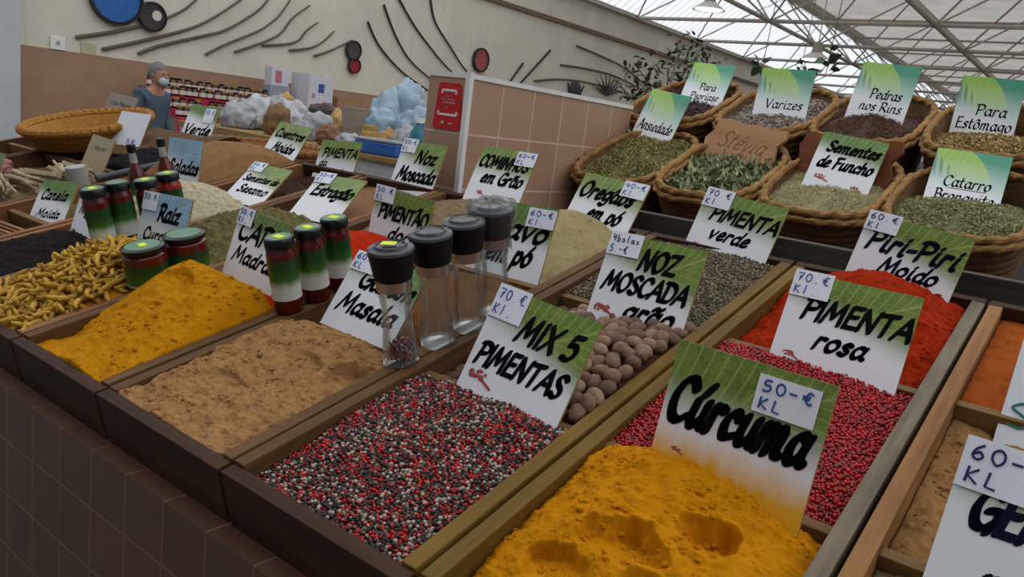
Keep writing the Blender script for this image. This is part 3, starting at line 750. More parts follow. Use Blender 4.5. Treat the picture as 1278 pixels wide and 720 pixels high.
def letters(parent, lines, W, H, mat, y, name='lettering', shear=0.20, nib=(0.150, 0.072, 50), hs=1.0):
    "lines: (text, xc, yc from the top, width, cap height[, nib]) as fractions of the sign"
    V = []; F = []
    for ln in lines:
        tx, xc, yc, w, h = ln[:5]; na, nb, ang = ln[5] if len(ln) > 5 else nib
        ch = h*H*hs; x = 0; st = []
        for c in tx:
            adv, sk = GL.get(c, GL['o'])
            for s in sk: st.append([(px+x+shear*py, py) for px, py in cat(s)])
            x += adv+0.06
        if not st: continue
        xs_ = [p[0] for s in st for p in s]; x0, x1 = min(xs_), max(xs_)
        pad = na*ch*0.8
        sx = (w*W-pad)/max(0.05, (x1-x0)); an = math.radians(ang)
        nibp = [(na*ch*math.cos(t)*math.cos(an)-nb*ch*math.sin(t)*math.sin(an), na*ch*math.cos(t)*math.sin(an)+nb*ch*math.sin(t)*math.cos(an)) for t in [2*math.pi*k/10 for k in range(10)]]
        for q, s in enumerate(st):
            P = [((xc-0.5)*W+(px-(x0+x1)/2)*sx, H*(1-yc)+(py-0.5)*ch) for px, py in s]
            for a, b in zip(P, P[1:]):
                hp = hull([(a[0]+m[0], a[1]+m[1]) for m in nibp]+[(b[0]+m[0], b[1]+m[1]) for m in nibp])
                k = len(V); V += [(px, y-0.00003*(q % 4), pz) for px, pz in hp]; F.append(list(range(k, k+len(hp))))
    me = bpy.data.meshes.new(name); me.from_pydata(V, [], F); me.update()
    return link_mesh(name, me, parent, [mat])
# handwriting strokes in a 1 x 1 box
HW = {
 '0': [[(.5, 1), (.15, .75), (.15, .3), (.5, 0), (.85, .3), (.85, .75), (.5, 1)]],
 '4': [[(.2, 1), (.1, .45), (.9, .5)], [(.75, .9), (.65, 0)]],
 '5': [[(.85, 1), (.3, .95), (.22, .55), (.7, .55), (.8, .2), (.4, 0), (.1, .1)]],
 '6': [[(.75, 1), (.3, .65), (.15, .2), (.5, 0), (.8, .25), (.55, .5), (.2, .3)]],
 '7': [[(.1, .95), (.9, 1), (.4, 0)], [(.3, .5), (.8, .55)]],
 'E': [[(.95, .85), (.6, 1), (.35, .6), (.4, .2), (.7, 0), (.95, .12)], [(.05, .62), (.75, .65)], [(.05, .4), (.7, .42)]],
 'K': [[(.2, 1), (.15, 0)], [(.85, .95), (.2, .45), (.9, 0)]],
 'L': [[(.3, 1), (.2, .05), (.85, 0)]], 'l': [[(.5, 1.05), (.4, 0)]], '.': [[(.4, .0), (.5, .04)]], '-': [[(.1, .45), (.8, .45)]],
 'b': [[(.2, 1), (.2, 0), (.7, .05), (.75, .4), (.25, .45)]], 'o': [[(.5, .5), (.15, .3), (.4, 0), (.8, .2), (.5, .5)]],
 'a': [[(.75, .45), (.3, .5), (.15, .2), (.5, 0), (.75, .4), (.85, 0)]], 's': [[(.8, .45), (.3, .4), (.7, .15), (.2, 0)]],
 'S': [[(.9, .85), (.5, 1), (.15, .75), (.55, .5), (.85, .25), (.5, 0), (0, .12)]], 'P': [[(.2, 1), (.2, 0)], [(.2, 1), (.8, .9), (.75, .55), (.2, .5)]],
 't': [[(.5, 1), (.4, .1), (.7, 0)], [(.15, .62), (.85, .65)]], 'e': [[(.2, .25), (.8, .3), (.5, .52), (.15, .2), (.5, 0), (.85, .1)]],
 'v': [[(.1, .5), (.45, 0), (.85, .5)]], 'i': [[(.5, .5), (.5, 0)], [(.5, .75), (.52, .8)]], ',': [[(.5, .1), (.35, -.15)]], ' ': []}
def handwriting(parent, rows, x0, z0, cw, ch, rowh, mat, y, r=0.0009, name='handwriting'):
    b = MB()
    for q, row in enumerate(rows):
        for k, chh in enumerate(row):
            for st in HW.get(chh, []):
                pts = [(x0+(k+px*0.8)*cw, y, z0-q*rowh+pz*ch) for px, pz in (cat(st, 4) if chh in '0568SEPabose' else st)]
                b.tube(pts, r, 5)
    return b.done(name, mat, parent)

M_ink = plain('black_ink', (10, 11, 13), 0.9, 0.05, 20, spec=0.1)
M_inkn = plain('navy_ink', (14, 22, 44), 0.9, 0.05, 20, spec=0.1)
M_blue = plain('blue_pen', (32, 74, 150), 0.5, 0.05, 20)
M_navy = plain('navy_pen', (24, 32, 92), 0.5, 0.05, 20)
M_teal = plain('teal_marker', (30, 124, 120), 0.5, 0.1, 20)
M_tag = plain('paper_tag', (232, 236, 248), 0.7, 0.03, 30)
M_edge = plain('board_edge', (150, 118, 72), 0.8, 0.2, 50)
def leaf_print(name, cut=0.62, slope=0.35, soft=0.34, stain=False, vs=7.0, hue=0):
    t = NT(name); co = t.coord('Generated'); sp = t.n.new('ShaderNodeSeparateXYZ'); t.link(co, sp.inputs[0])
    x, z = sp.outputs['X'], sp.outputs['Z']
    d = t.math('ADD', z, t.math('MULTIPLY', t.math('SUBTRACT', x, 0.5), slope))
    mr = t.n.new('ShaderNodeMapRange'); mr.interpolation_type = 'SMOOTHSTEP'
    t.link(d, mr.inputs[0]); mr.inputs[1].default_value = cut-soft*0.5; mr.inputs[2].default_value = cut+soft*0.5
    g = mr.outputs[0]
    # leaf veins: a slanting midrib with curved side ribs and a fine net between them
    mid = t.math('SUBTRACT', z, t.math('ADD', 0.30, t.math('MULTIPLY', x, 0.62)))
    side = t.math('ABSOLUTE', mid)
    al = t.math('ADD', x, t.math('MULTIPLY', z, 0.62))
    ph = t.math('SUBTRACT', t.math('MULTIPLY', al, vs), t.math('MULTIPLY', t.math('POWER', side, 0.75), vs*1.05))
    fr = t.math('ABSOLUTE', t.math('SUBTRACT', t.math('FRACT', ph), 0.5))
    v1 = t.ramp(fr, [(0.0, (0.95, 0.95, 0.95, 1)), (0.10, (0, 0, 0, 1))]); v2 = t.ramp(side, [(0.0, (1, 1, 1, 1)), (0.016, (0, 0, 0, 1))])
    vor = t.n.new('ShaderNodeTexVoronoi'); vor.feature = 'DISTANCE_TO_EDGE'; vor.inputs['Scale'].default_value = 26
    t.link(co, vor.inputs['Vector'])
    v3 = t.ramp(vor.outputs['Distance'], [(0.0, (0.4, 0.4, 0.4, 1)), (0.08, (0, 0, 0, 1))])
    f = t.noise(co, 4, 3)
    greens = [((78, 108, 34), (124, 150, 58), (168, 186, 112)), ((66, 104, 40), (104, 142, 60), (150, 180, 110)), ((120, 160, 190), (150, 190, 215), (200, 222, 236))][hue]
    gc = t.ramp(f, [(0.3, lin(greens[0])), (0.7, lin(greens[1]))])
    for v in (v3, v1, v2): gc = t.mix(t.math('MULTIPLY', v, 0.75), gc, lin(greens[2]))
    white = lin((236, 238, 245))
    col = t.mix(g, white, gc)
    if stain:
        q = t.math('ADD', t.math('MULTIPLY', t.noise(t.coord('Generated', (9, 9, 3)), 1, 4), 0.3), t.math('SUBTRACT', t.math('MULTIPLY', z, -1.0), t.math('MULTIPLY', x, -0.05)))
        col = t.mix(t.ramp(q, [(0.0, (0, 0, 0, 1)), (0.02, (0, 0, 0, 1))]), col, col)
        st = t.math('SUBTRACT', t.math('ADD', 0.34, t.math('MULTIPLY', t.noise(t.coord('Generated', (8, 8, 2.5)), 1, 5), 0.26)), z)
        col = t.mix(t.ramp(st, [(0.06, (0, 0, 0, 1)), (0.30, (1, 1, 1, 1))]), col, lin((226, 170, 30)))
    t.base(col); t.set(Roughness=0.38)
    return t.m
LP = leaf_print('leaf_print'); LPB = leaf_print('leaf_print_broad', 0.60, 0.12, 0.4); LPS = leaf_print('leaf_print_stained', 0.56, 0.05, 0.42, True)
LPD = leaf_print('leaf_print_dark', 0.66, 0.22, 0.3, hue=1); LPBLUE = leaf_print('leaf_print_blue', 0.5, 0.3, 0.4, hue=2)
def big_leaf_print(name):
    t = NT(name); co = t.coord('Generated'); sp = t.n.new('ShaderNodeSeparateXYZ'); t.link(co, sp.inputs[0])
    x, z = sp.outputs['X'], sp.outputs['Z']
    bgc = t.ramp(t.math('ADD', z, t.math('MULTIPLY', x, 0.12)), [(0.40, lin((242, 245, 250))), (0.62, lin((190, 220, 210))), (0.95, lin((80, 162, 132)))])
    # rounded leaf from the upper left corner, bulging to the right
    ax = t.math('SUBTRACT', x, 0.30); az = t.math('SUBTRACT', z, 0.62)
    p = t.math('ADD', t.math('MULTIPLY', ax, 0.707), t.math('MULTIPLY', az, -0.707)); q = t.math('ADD', t.math('MULTIPLY', ax, 0.707), t.math('MULTIPLY', az, 0.707))
    qq = t.math('SUBTRACT', q, 0.15)
    r = t.math('ADD', t.math('POWER', t.math('DIVIDE', p, 0.52), 2.0), t.math('POWER', t.math('DIVIDE', qq, 0.26), 2.0))
    lm = t.ramp(r, [(0.88, (1, 1, 1, 1)), (1.0, (0, 0, 0, 1))])
    side = t.math('ADD', t.math('MULTIPLY', p, 8.0), t.math('MULTIPLY', q, 5.0)); fr = t.math('ABSOLUTE', t.math('SUBTRACT', t.math('FRACT', side), 0.5))
    lc = t.mix(t.ramp(fr, [(0.0, (0.5, 0.5, 0.5, 1)), (0.1, (0, 0, 0, 1))]), t.ramp(z, [(0.45, lin((210, 230, 200))), (0.9, lin((158, 204, 96)))]), lin((206, 222, 160)))
    lmf = t.math('MULTIPLY', lm, t.ramp(z, [(0.40, (0, 0, 0, 1)), (0.62, (1, 1, 1, 1))]))
    col = t.mix(lmf, bgc, lc)
    # dark drooping leaflets at the left
    dl = t.math('ADD', t.math('SINE', t.math('MULTIPLY', t.math('ADD', x, t.math('MULTIPLY', z, 0.16)), 62)), t.math('MULTIPLY', t.math('SUBTRACT', 0.02, t.math('ADD', q, 0.0)), 6.0))
    dm = t.math('MULTIPLY', t.ramp(dl, [(0.45, (0, 0, 0, 1)), (0.75, (1, 1, 1, 1))]), t.math('MULTIPLY', t.ramp(q, [(0.0, (1, 1, 1, 1)), (0.04, (0, 0, 0, 1))]), t.ramp(z, [(0.5, (0, 0, 0, 1)), (0.7, (1, 1, 1, 1))])))
    col = t.mix(t.math('MULTIPLY', dm, 0.7), col, lin((84, 140, 118)))
    t.base(col); t.set(Roughness=0.4); return t.m
BL = big_leaf_print('big_leaf_print')
M_clove = plain('printed_clove', (166, 70, 60), 0.5, 0.3, 300)

def sign_matrix(u, v, wv, yaw, lean, roll):
    yaw, lean, roll = (math.radians(q) for q in (yaw, lean, roll))
    ax = Vector((math.cos(yaw), math.sin(yaw), 0)); bk = Vector((-math.sin(yaw), math.cos(yaw), 0))
    upv = Vector((0, 0, 1))*math.cos(lean)+bk*math.sin(lean)
    a = ax*math.cos(roll)+upv*math.sin(roll); b = -ax*math.sin(roll)+upv*math.cos(roll)
    M = RX @ Matrix((a, b.cross(a), b)).transposed().to_4x4(); M.translation = C(u, v, wv); return M
def sign(pose, W, H, pr, lines, label, ink=None, tagbox=None, bury=0.02, cloves=(), shear=0.20, nib=(0.150, 0.072, 50), name='price_sign', th=0.004, extra=None):
    M = sign_matrix(*pose)
    b = MB(); b.box((-W/2, 0, -bury), (W/2, th, H), 1)
    for f in b.b.faces:
        f.material_index = 0 if abs(f.normal.y) > 0.9 else 1
    r = b.done(name, [pr, M_edge]); r.matrix_world = M
    tag(r, label, 'sign', 'signs standing in the spices')
    if lines: letters(r, lines, W, H, ink or M_ink, -0.0006, shear=shear, nib=nib, hs=0.78 if nib[0] > 0.1 else 1.0)
    for (cx, cy, s) in cloves:
        bb = MB()
        for k in range(24):
            an = rnd.uniform(0, 6.28); d = rnd.uniform(0, 1)**0.5*s
            bb.ball(((cx-0.5)*W+d*1.5*math.cos(an), -0.0006, H*(1-cy)+d*0.6*math.sin(an)), s*0.28, 1, sc=(1, 0.15, 0.8))
        bb.tube([((cx-0.5)*W, -0.0008, H*(1-cy)), ((cx-0.5)*W+s*2.6, -0.0008, H*(1-cy)-s*1.1)], s*0.17, 6, squash=1.0)
        for v in bb.b.verts: v.co.y = max(v.co.y, -0.0014)
        bb.done('printed_spice', M_clove, r)
    if tagbox:
        x, y, w, h, rows, inkm, rad = tagbox
        bt = MB(); bt.box(((x-0.5)*W, -0.0022, H*(1-y-h)), ((x+w-0.5)*W, -0.0012, H*(1-y)))
        tg = bt.done('price_tag', M_tag, r)
        tw, thh = w*W, h*H; nmax = max(len(q) for q in rows)
        cw = tw*0.86/max(4, nmax)
        handwriting(tg, rows, (x-0.5)*W+tw*0.08, H*(1-y)-thh*0.42, cw, thh*0.30, thh*0.46, inkm, -0.0026, rad)
    return r
SG = sign
TL = lambda rows, ink=M_blue, w=0.30, h=0.30, x=0.0, y=0.0, r=0.0009: (x, y, w, h, rows, ink, r)
SG((-0.609, 0.728, 0.0, 0, 38, -4), 0.181, 0.150, LP, [('MIX 5', .63, .31, .60, .31), ('PIMENTAS', .50, .67, .88, .28)], 'green and white sign MIX 5 PIMENTAS behind the mixed peppercorns', tagbox=TL(['70.E', 'Kl.'], w=.33, h=.34, y=-.03), cloves=[(.15, .88, .012)])
SG((-0.597, 1.050, -0.005, 2, 36, 0), 0.178, 0.150, LP, [('NOZ', .58, .24, .42, .30), ('MOSCADA', .50, .55, .88, .28), ('grão', .62, .84, .54, .30)], 'green and white sign NOZ MOSCADA grão in the nutmegs', tagbox=TL(['4bolas', '5.-E'], M_navy, .35, .28, y=-.03), cloves=[(.14, .88, .011)])
SG((-0.288, 0.722, 0.005, -4, 25, 1), 0.191, 0.148, LPS, [('Cúrcuma', .50, .46, .90, .46)], 'green and white sign Cúrcuma stained yellow at its foot', tagbox=TL(['50-E', 'KL'], M_blue, .37, .29, .56, .07, .0012), cloves=[(.16, .86, .004)])
SG((-0.620, 1.453, -0.012, -5, 35, -3), 0.185, 0.130, LPB, [('PIMENTA', .57, .35, .82, .30), ('verde', .50, .66, .48, .28)], 'green and white sign PIMENTA verde behind the green peppercorns', tagbox=TL(['70.E', 'Kl.'], M_navy, .35, .32, y=-.05), cloves=[(.12, .93, .006)])
SG((-0.283, 1.090, -0.007, 2, 38, -1), 0.184, 0.137, LP, [('PIMENTA', .57, .39, .84, .31), ('rosa', .52, .71, .42, .28)], 'green and white sign PIMENTA rosa in the pink peppercorns', tagbox=TL(['70.E', 'Kl.'], M_blue, .32, .31, y=-.03), cloves=[(.15, .94, .006)])
SG((-0.289, 1.440, -0.010, -8, 30, -3), 0.186, 0.132, LP, [('Piri-Piri', .53, .34, .88, .36), ('Moido', .56, .65, .56, .28)], 'green and white sign Piri-Piri Moido in the orange-red powder', ink=M_inkn, tagbox=TL(['60.E', 'Kl.'], M_navy, .33, .28, y=-.05), cloves=[(.14, .86, .006)])
SG((-0.935, 1.450, -0.010, -7, 41, -1), 0.188, 0.130, LPB, [('Oregãos', .48, .30, .84, .38), ('em pó', .58, .70, .52, .36)], 'green and white sign Oregãos em pó in the grey-beige mound', tagbox=TL(['40-E', 'Kl.'], M_blue, .36, .30, .64, -.02))
SG((-0.935, 1.120, -0.007, 3, 31, 0), 0.179, 0.142, LPD, [('Cravo', .52, .36, .88, .38), ('em pó', .54, .72, .62, .36)], 'green and white sign Cravo em pó half hidden by the glass mills', tagbox=TL(['60-E', 'Kl.'], M_blue, .36, .27, .64, .03))
SG((-1.246, 1.458, 0.004, 0, 39, 0), 0.177, 0.145, LPB, [('COMINHOS', .50, .28, .90, .28), ('em Grão', .56, .57, .74, .29)], 'green and white sign COMINHOS em Grão against the tiled partition', tagbox=TL(['60-E', 'KL'], M_blue, .34, .26, .66, .02), cloves=[(.25, .88, .007)])
SG((-0.954, 0.765, 0.008, -2, 45, 0), 0.178, 0.122, LPD, [('Garam', .60, .34, .74, .34), ('Masala', .50, .74, .82, .35)], 'green and white sign Garam Masala behind the first glass mill', tagbox=TL(['60.E', 'KL'], M_blue, .34, .30, y=-.03))
SG((-1.271, 0.772, 0.027, -4, 28, -1), 0.178, 0.115, LPD, [('CARIL', .54, .34, .86, .42), ('Madras', .53, .75, .86, .32)], 'green and white sign CARIL Madras behind the three sauce jars', tagbox=TL(['50.E', 'Kl.'], M_blue, .30, .30, y=-.03))
SG((-1.244, 1.122, -0.019, 1, 21, -2), 0.179, 0.122, LPB, [('PIMENTÃO', .54, .40, .84, .32), ('doce', .60, .76, .48, .32)], 'green and white sign PIMENTÃO doce behind the glass mills', tagbox=TL(['50.E', 'KL'], M_blue, .34, .30, y=-.05))
SG((-1.540, 1.458, -0.020, -4, 34, 2), 0.174, 0.146, LP, [('Noz', .64, .28, .48, .32), ('Moscada', .54, .64, .88, .34)], 'green and white sign Noz Moscada left of the tiled partition', tagbox=TL(['50-E', 'KL'], M_blue, .34, .28, y=-.05), cloves=[(.16, .9, .007)])
SG((-1.552, 1.148, -0.002, -1, 57, 3), 0.175, 0.126, LP, [('Estragão', .54, .40, .84, .36)], 'green and white sign Estragão leaning far back on the dried tarragon', tagbox=TL(['50-E', 'Kl.'], M_blue, .36, .28, y=-.05))
SG((-1.866, 1.455, -0.030, 0, 33, 4), 0.174, 0.123, LPB, [('PIMENTA', .54, .32, .86, .28), ('da', .20, .58, .20, .20), ('jamaica', .56, .80, .76, .25)], 'green and white sign PIMENTA da jamaica without a price tag')
SG((-2.140, 1.458, -0.008, -1, 45, -2), 0.176, 0.138, LPB, [('Coentros', .52, .28, .84, .28), ('Moidos', .54, .64, .64, .30)], 'green and white sign Coentros Moidos in the brown mound', cloves=[(.12, .78, .006)])
SG((-1.852, 1.150, -0.009, -2, 59, 2), 0.175, 0.122, LP, [('Sementes de', .52, .42, .88, .24), ('Sesamo', .54, .74, .74, .28)], 'green and white sign leaning far back on the white grains', tagbox=TL(['50.E', 'KL'], M_blue, .36, .28, y=-.05))
SG((-1.599, 0.771, 0.017, 2, 25, 2), 0.177, 0.113, LPBLUE, [('Raiz', .60, .36, .46, .40), ('Curcuma', .54, .80, .80, .30)], 'blue and white sign Raiz Curcuma behind the squat jars', tagbox=TL(['50.E'], M_blue, .32, .36, y=-.0))
SG((-1.870, 0.722, -0.013, -5, 29, 3), 0.148, 0.134, LPD, [('Nigela', .5, .4, .7, .26)], 'pale sign behind the black seeds, hidden by two tall sauce jars', cloves=[(.12, .86, .010)])
SG((-2.175, 0.766, -0.032, 2, 38, 6), 0.174, 0.118, LPD, [('Canela', .5, .34, .72, .30), ('Moida', .5, .78, .66, .24)], 'green and white sign Canela Moida behind the cinnamon sticks')
SG((-2.087, 1.105, 0.006, 0, 21, 2), 0.171, 0.126, LPBLUE, [('Saladas', .54, .62, .88, .36)], 'blue and white sign Saladas right of the sauce bottles')
SG((-2.500, 0.722, -0.020, 0, 32, 1), 0.150, 0.153, LPD, [('Louro', .5, .36, .66, .26), ('Folhas', .5, .78, .7, .24)], 'green and white sign cut by the left edge of the photo')
SG((-2.593, 1.455, 0.012, 9, 36, -1), 0.150, 0.126, LPD, [('Verde', .52, .72, .82, .36)], 'sign Verde with a white tag, far left by the basket', tagbox=(.56, .08, .34, .42, ['50.E'], M_blue, .0008))
SG((0.022, 0.714, -0.021, -1, 34, -1), 0.190, 0.152, LP, [('GENGIBRE', .56, .36, .88, .34), ('moido', .54, .80, .66, .36)], 'white sign GENGIBRE moido cut by the right edge of the photo', ink=M_inkn, tagbox=TL(['60-E', 'KL'], M_navy, .42, .34, y=-.06, r=.0013))
# handwritten card
M_card = plain('white_card', (224, 230, 240), 0.7, 0.04, 30)
r = SG((0.036, 1.085, -0.030, -4, 39, 2), 0.20, 0.160, M_card, None, 'white card with teal handwriting at the right edge of the photo')
handwriting(r, ['  Pt', ' i i', 'Se s'], -0.095, 0.118, 0.045, 0.034, 0.052, M_teal, -0.001, 0.0018)
# blank and grey cards at the far left
r = SG((-2.636, 1.200, -0.013, 8, 36, -1), 0.158, 0.168, M_card, None, 'plain white card with a few pen marks, far left')
handwriting(r, ['  5E', '  70'], -0.05, 0.06, 0.026, 0.014, 0.03, M_blue, -0.001, 0.0007)
M_greyc = plain('grey_card', (150, 142, 138), 0.8, 0.1, 30); M_beigec = plain('beige_card', (164, 150, 122), 0.8, 0.1, 30)
SG((-3.06, 1.40, 0.020, 2, 31, -3), 0.206, 0.125, M_greyc, [('Uva Passa', .5, .3, .7, .14), ('Figo Seco', .5, .6, .7, .14)], 'grey card with faint lettering in front of the wicker basket', ink=plain('grey_ink', (112, 104, 102), 0.7))
SG((-2.48, 1.02, -0.02, -1, 34, -2), 0.150, 0.14, M_beigec, [('Louro', .5, .25, .5, .12)], 'beige card with faint writing above the pale bundles', ink=plain('faint_ink', (136, 122, 98), 0.7))

# ------------------------------------------------------------------ sauce jars and bottles
M_sauce = plain('red_sauce', (84, 20, 10), 0.12, 0.25, 30)
M_sauceb = plain('bright_red_sauce', (150, 34, 20), 0.12, 0.2, 30)
M_lid = plain('black_lid', (8, 11, 10), 0.25, 0.05, 10, spec=0.4)
M_lidtop = plain('green_lid_top', (84, 128, 96), 0.4, 0.1, 30)
M_neon = plain('neon_sticker', (220, 236, 40), 0.6, 0.03, 10)
def label_mat(name, split=0.42):
    t = NT(name); sp = t.n.new('ShaderNodeSeparateXYZ'); t.link(t.coord('Generated'), sp.inputs[0])
    f = t.noise(t.coord('Generated', (4, 4, 4)), 1.5, 3)
    z = t.math('ADD', sp.outputs['Z'], t.math('MULTIPLY', t.math('SUBTRACT', f, 0.5), 0.12))
    t.base(t.ramp(z, [(0.0, lin((214, 216, 210))), (split-0.12, lin((200, 206, 192))), (split+0.08, lin((56, 106, 34))), (0.72, lin((18, 70, 24))), (1.0, lin((14, 58, 22)))]))
    t.set(Roughness=0.35); return t.m
M_label = label_mat('jar_label'); M_labelg = label_mat('jar_label_green', 0.05)
def jar(M, label, grp, r=0.0255, h=0.13, lab=(0.026, 0.100), lm=None, sauce=None, lidtop=M_lidtop, stick=True, name='sauce_jar', text=True):
    o = MB().lathe([(r*0.9, 0), (r, 0.004), (r, h*0.77), (r*0.99, h*0.80), (r*0.84, h*0.865), (r*0.82, h*0.90)], 32).done(name, sauce or M_sauce)
    o.matrix_world = M; tag(o, label, 'jar', grp)
    MB().lathe([(r*1.006, lab[0]), (r*1.02, lab[0]), (r*1.02, lab[1]), (r*1.006, lab[1])], 32, closed_ends=False).done('label', lm or M_label, o)
    l = MB().lathe([(r*0.95, h*0.875), (r*1.0, h*0.88), (r*1.0, h*0.975), (r*0.93, h)], 32).done('lid', M_lid, o)
    MB().lathe([(r*0.80, h), (r*0.80, h+0.0008)], 28).done('lid_print', lidtop, l)
    if stick:
        b = MB(); b.box((-0.010, -0.007, h+0.0009), (0.010, 0.007, h+0.0014), M=Matrix.Rotation(rnd.uniform(-.6, .6), 4, 'Z')); b.done('price_sticker', M_neon, l)
    return o
JG = 'sauce jars with green and white labels'
jar(CM(-1.122, 0.750), 'tall red sauce jar with black lid, nearest of three beside the sign CARIL Madras', JG, h=0.137)
jar(CM(-1.122, 0.812), 'tall red sauce jar with black lid, middle of three beside the sign CARIL Madras', JG, h=0.137)
jar(CM(-1.128, 0.876), 'tall red sauce jar with black lid, farthest of three beside the sign CARIL Madras', JG, h=0.137)
jar(CM(-1.715, 0.712), 'tall red sauce jar with yellow sticker above the turmeric roots', JG, h=0.142)
jar(CM(-1.722, 0.768), 'tall red sauce jar standing behind another one above the turmeric roots', JG, h=0.142, stick=False)
jar(CM(-1.715, 0.828), 'sauce jar with pale lid sticker, left behind the blue and white sign', JG, h=0.135, lm=M_labelg)
jar(CM(-1.728, 0.888), 'bright red sauce jar with yellow lid sticker, behind the blue and white sign', JG, h=0.135, lm=M_labelg, sauce=M_sauceb)
SQ = 'squat sauce jars'
jar(CM(-1.437, 0.662), 'squat sauce jar with wide black lid, left of two behind the curry powder', SQ, r=0.040, h=0.085, lab=(0.012, 0.052), lm=M_labelg, name='squat_jar')
jar(CM(-1.437, 0.747), 'squat sauce jar with wide black lid, right of two behind the curry powder', SQ, r=0.040, h=0.085, lab=(0.012, 0.052), lm=M_labelg, stick=False, name='squat_jar')
M_neck = glassy('bottle_glass', (235, 240, 240), 0.30)
def bottle(M, label):
    r = 0.022
    o = MB().lathe([(r*0.9, 0), (r, 0.004), (r, 0.062), (r*0.88, 0.078), (r*0.5, 0.098), (r*0.42, 0.106)], 28).done('sauce_bottle', M_sauce)
    o.matrix_world = M; tag(o, label, 'bottle', 'red sauce bottles')
    MB().lathe([(r*1.005, 0.020), (r*1.02, 0.020), (r*1.02, 0.060), (r*1.005, 0.060)], 28, closed_ends=False).done('label', M_labelg, o)
    MB().lathe([(r*0.42, 0.106), (r*0.40, 0.134)], 20).done('neck', M_neck, o)
    MB().lathe([(r*0.44, 0.132), (r*0.50, 0.134), (r*0.50, 0.152), (r*0.46, 0.154)], 20).done('cap', M_lid, o)
bottle(CM(-2.022, 0.958), 'red sauce bottle with black cap in front of the plain white card')
bottle(CM(-2.024, 1.040), 'red sauce bottle with black cap left of the sign Saladas')

# ------------------------------------------------------------------ glass pepper mills on the crate edge
M_glass = glassy('mill_glass', (250, 252, 252), 0.025)
M_clear = glassy('clear_lid', (225, 230, 235), 0.05, 0.08, 0.8)
M_capb = plain('black_plastic', (9, 9, 10), 0.6, 0.08, 30, spec=0.25)
M_metal = plain('brushed_metal', (186, 180, 172), 0.28, 0.05, 90, metal=1.0)
def mill(M, label, sticker=False):
    r = empty('pepper_mill', M); tag(r, label, 'pepper mill', 'glass pepper mills')
    outer = [(0.0275, 0.0), (0.0290, 0.004), (0.0287, 0.012), (0.0262, 0.030), (0.0235, 0.055), (0.0225, 0.075), (0.0228, 0.095), (0.0250, 0.116), (0.0252, 0.124)]
    inner = [(x-0.0022, max(z, 0.006)) for x, z in outer[::-1]]
    MB().lathe(outer+inner, 36).done('glass_body', M_glass, r)
    MB().lathe([(0.0255, 0.122), (0.0268, 0.123), (0.0268, 0.1385), (0.0262, 0.139)], 36).done('metal_collar', M_metal, r)
    c = MB().lathe([(0.0268, 0.139), (0.0285, 0.140), (0.0340, 0.178), (0.0342, 0.182)], 36).done('grinder_cap', M_capb, r)
    l = MB().lathe([(0.0346, 0.1815), (0.0350, 0.1835), (0.0335, 0.1865), (0.0250, 0.1880), (0.0235, 0.1915), (0.0215, 0.1920), (0.0200, 0.1890), (0.004, 0.1885)], 36).done('clear_lid', M_clear, r)
    if sticker:
        b = MB(); b.box((-0.011, -0.007, 0.1920), (0.011, 0.007, 0.1926), M=Matrix.Translation((-0.003, 0, 0)) @ Matrix.Rotation(0.5, 4, 'Z')); b.done('price_sticker', M_neon, l)
    return r
mill(CM(-0.815, 0.728), 'glass pepper mill with yellow sticker and peppercorns, nearest of four', True)
mill(CM(-0.812, 0.808), 'empty glass pepper mill, second nearest of the four on the crate edge')
mill(CM(-0.808, 0.880), 'empty glass pepper mill, third of the four on the crate edge')
mill(CM(-0.812, 0.955), 'glass pepper mill wrapped in cling film, farthest of four')
rs = np.random.RandomState(3); P = []; K = []
for q in range(420):
    a = rs.uniform(0, 6.283); z = 0.009+0.026*rs.rand(); d = 0.0225*rs.rand()**0.5*(1-0.25*(z/0.035))
    P.append((d*math.cos(a), d*math.sin(a), z)); K.append(rs.choice(6, p=[.2, .1, .2, .3, .1, .1]))
V, F, own = balls(P, [0.0024]*len(P), 1)
o = np_mesh('mill_peppercorns', V, F, np.array(K)[own], [PC[0], PC[1], PC[3], PC[2], PC[5], PC[4]]); o.matrix_world = CM(-0.815, 0.728)
tag(o, 'peppercorns in the bottom of the nearest glass mill', 'peppercorns', kind='stuff')
M_film = glassy('cling_film', (248, 250, 252), 0.04, 0.12, 0.7)
b = bmesh.new(); rings = []
for k, (rr, z) in enumerate([(0.031, 0.112), (0.030, 0.135), (0.036, 0.155), (0.041, 0.175), (0.043, 0.190), (0.036, 0.199), (0.022, 0.200), (0.008, 0.203)]):
    rings.append([b.verts.new((rr*(1+0.10*noise.noise(Vector((math.cos(q/40*6.283)*5, math.sin(q/40*6.283)*5, z*90))))*math.cos(q/40*6.283), rr*(1+0.10*noise.noise(Vector((math.cos(q/40*6.283)*5, math.sin(q/40*6.283)*5, z*90+3))))*math.sin(q/40*6.283), z+0.004*noise.noise(Vector((q*0.9, z*60, 1))))) for q in range(40)])
for A, B in zip(rings, rings[1:]):
    for q in range(40): b.faces.new((A[q], A[(q+1) % 40], B[(q+1) % 40], B[q]))
b.faces.new(rings[-1])
me = bpy.data.meshes.new('plastic_wrap'); b.to_mesh(me); b.free()
o = link_mesh('plastic_wrap', me, None, [M_film]); o.matrix_world = CM(-0.812, 0.955)
tag(o, 'crumpled clear plastic wrap over the farthest glass mill', 'plastic wrap')

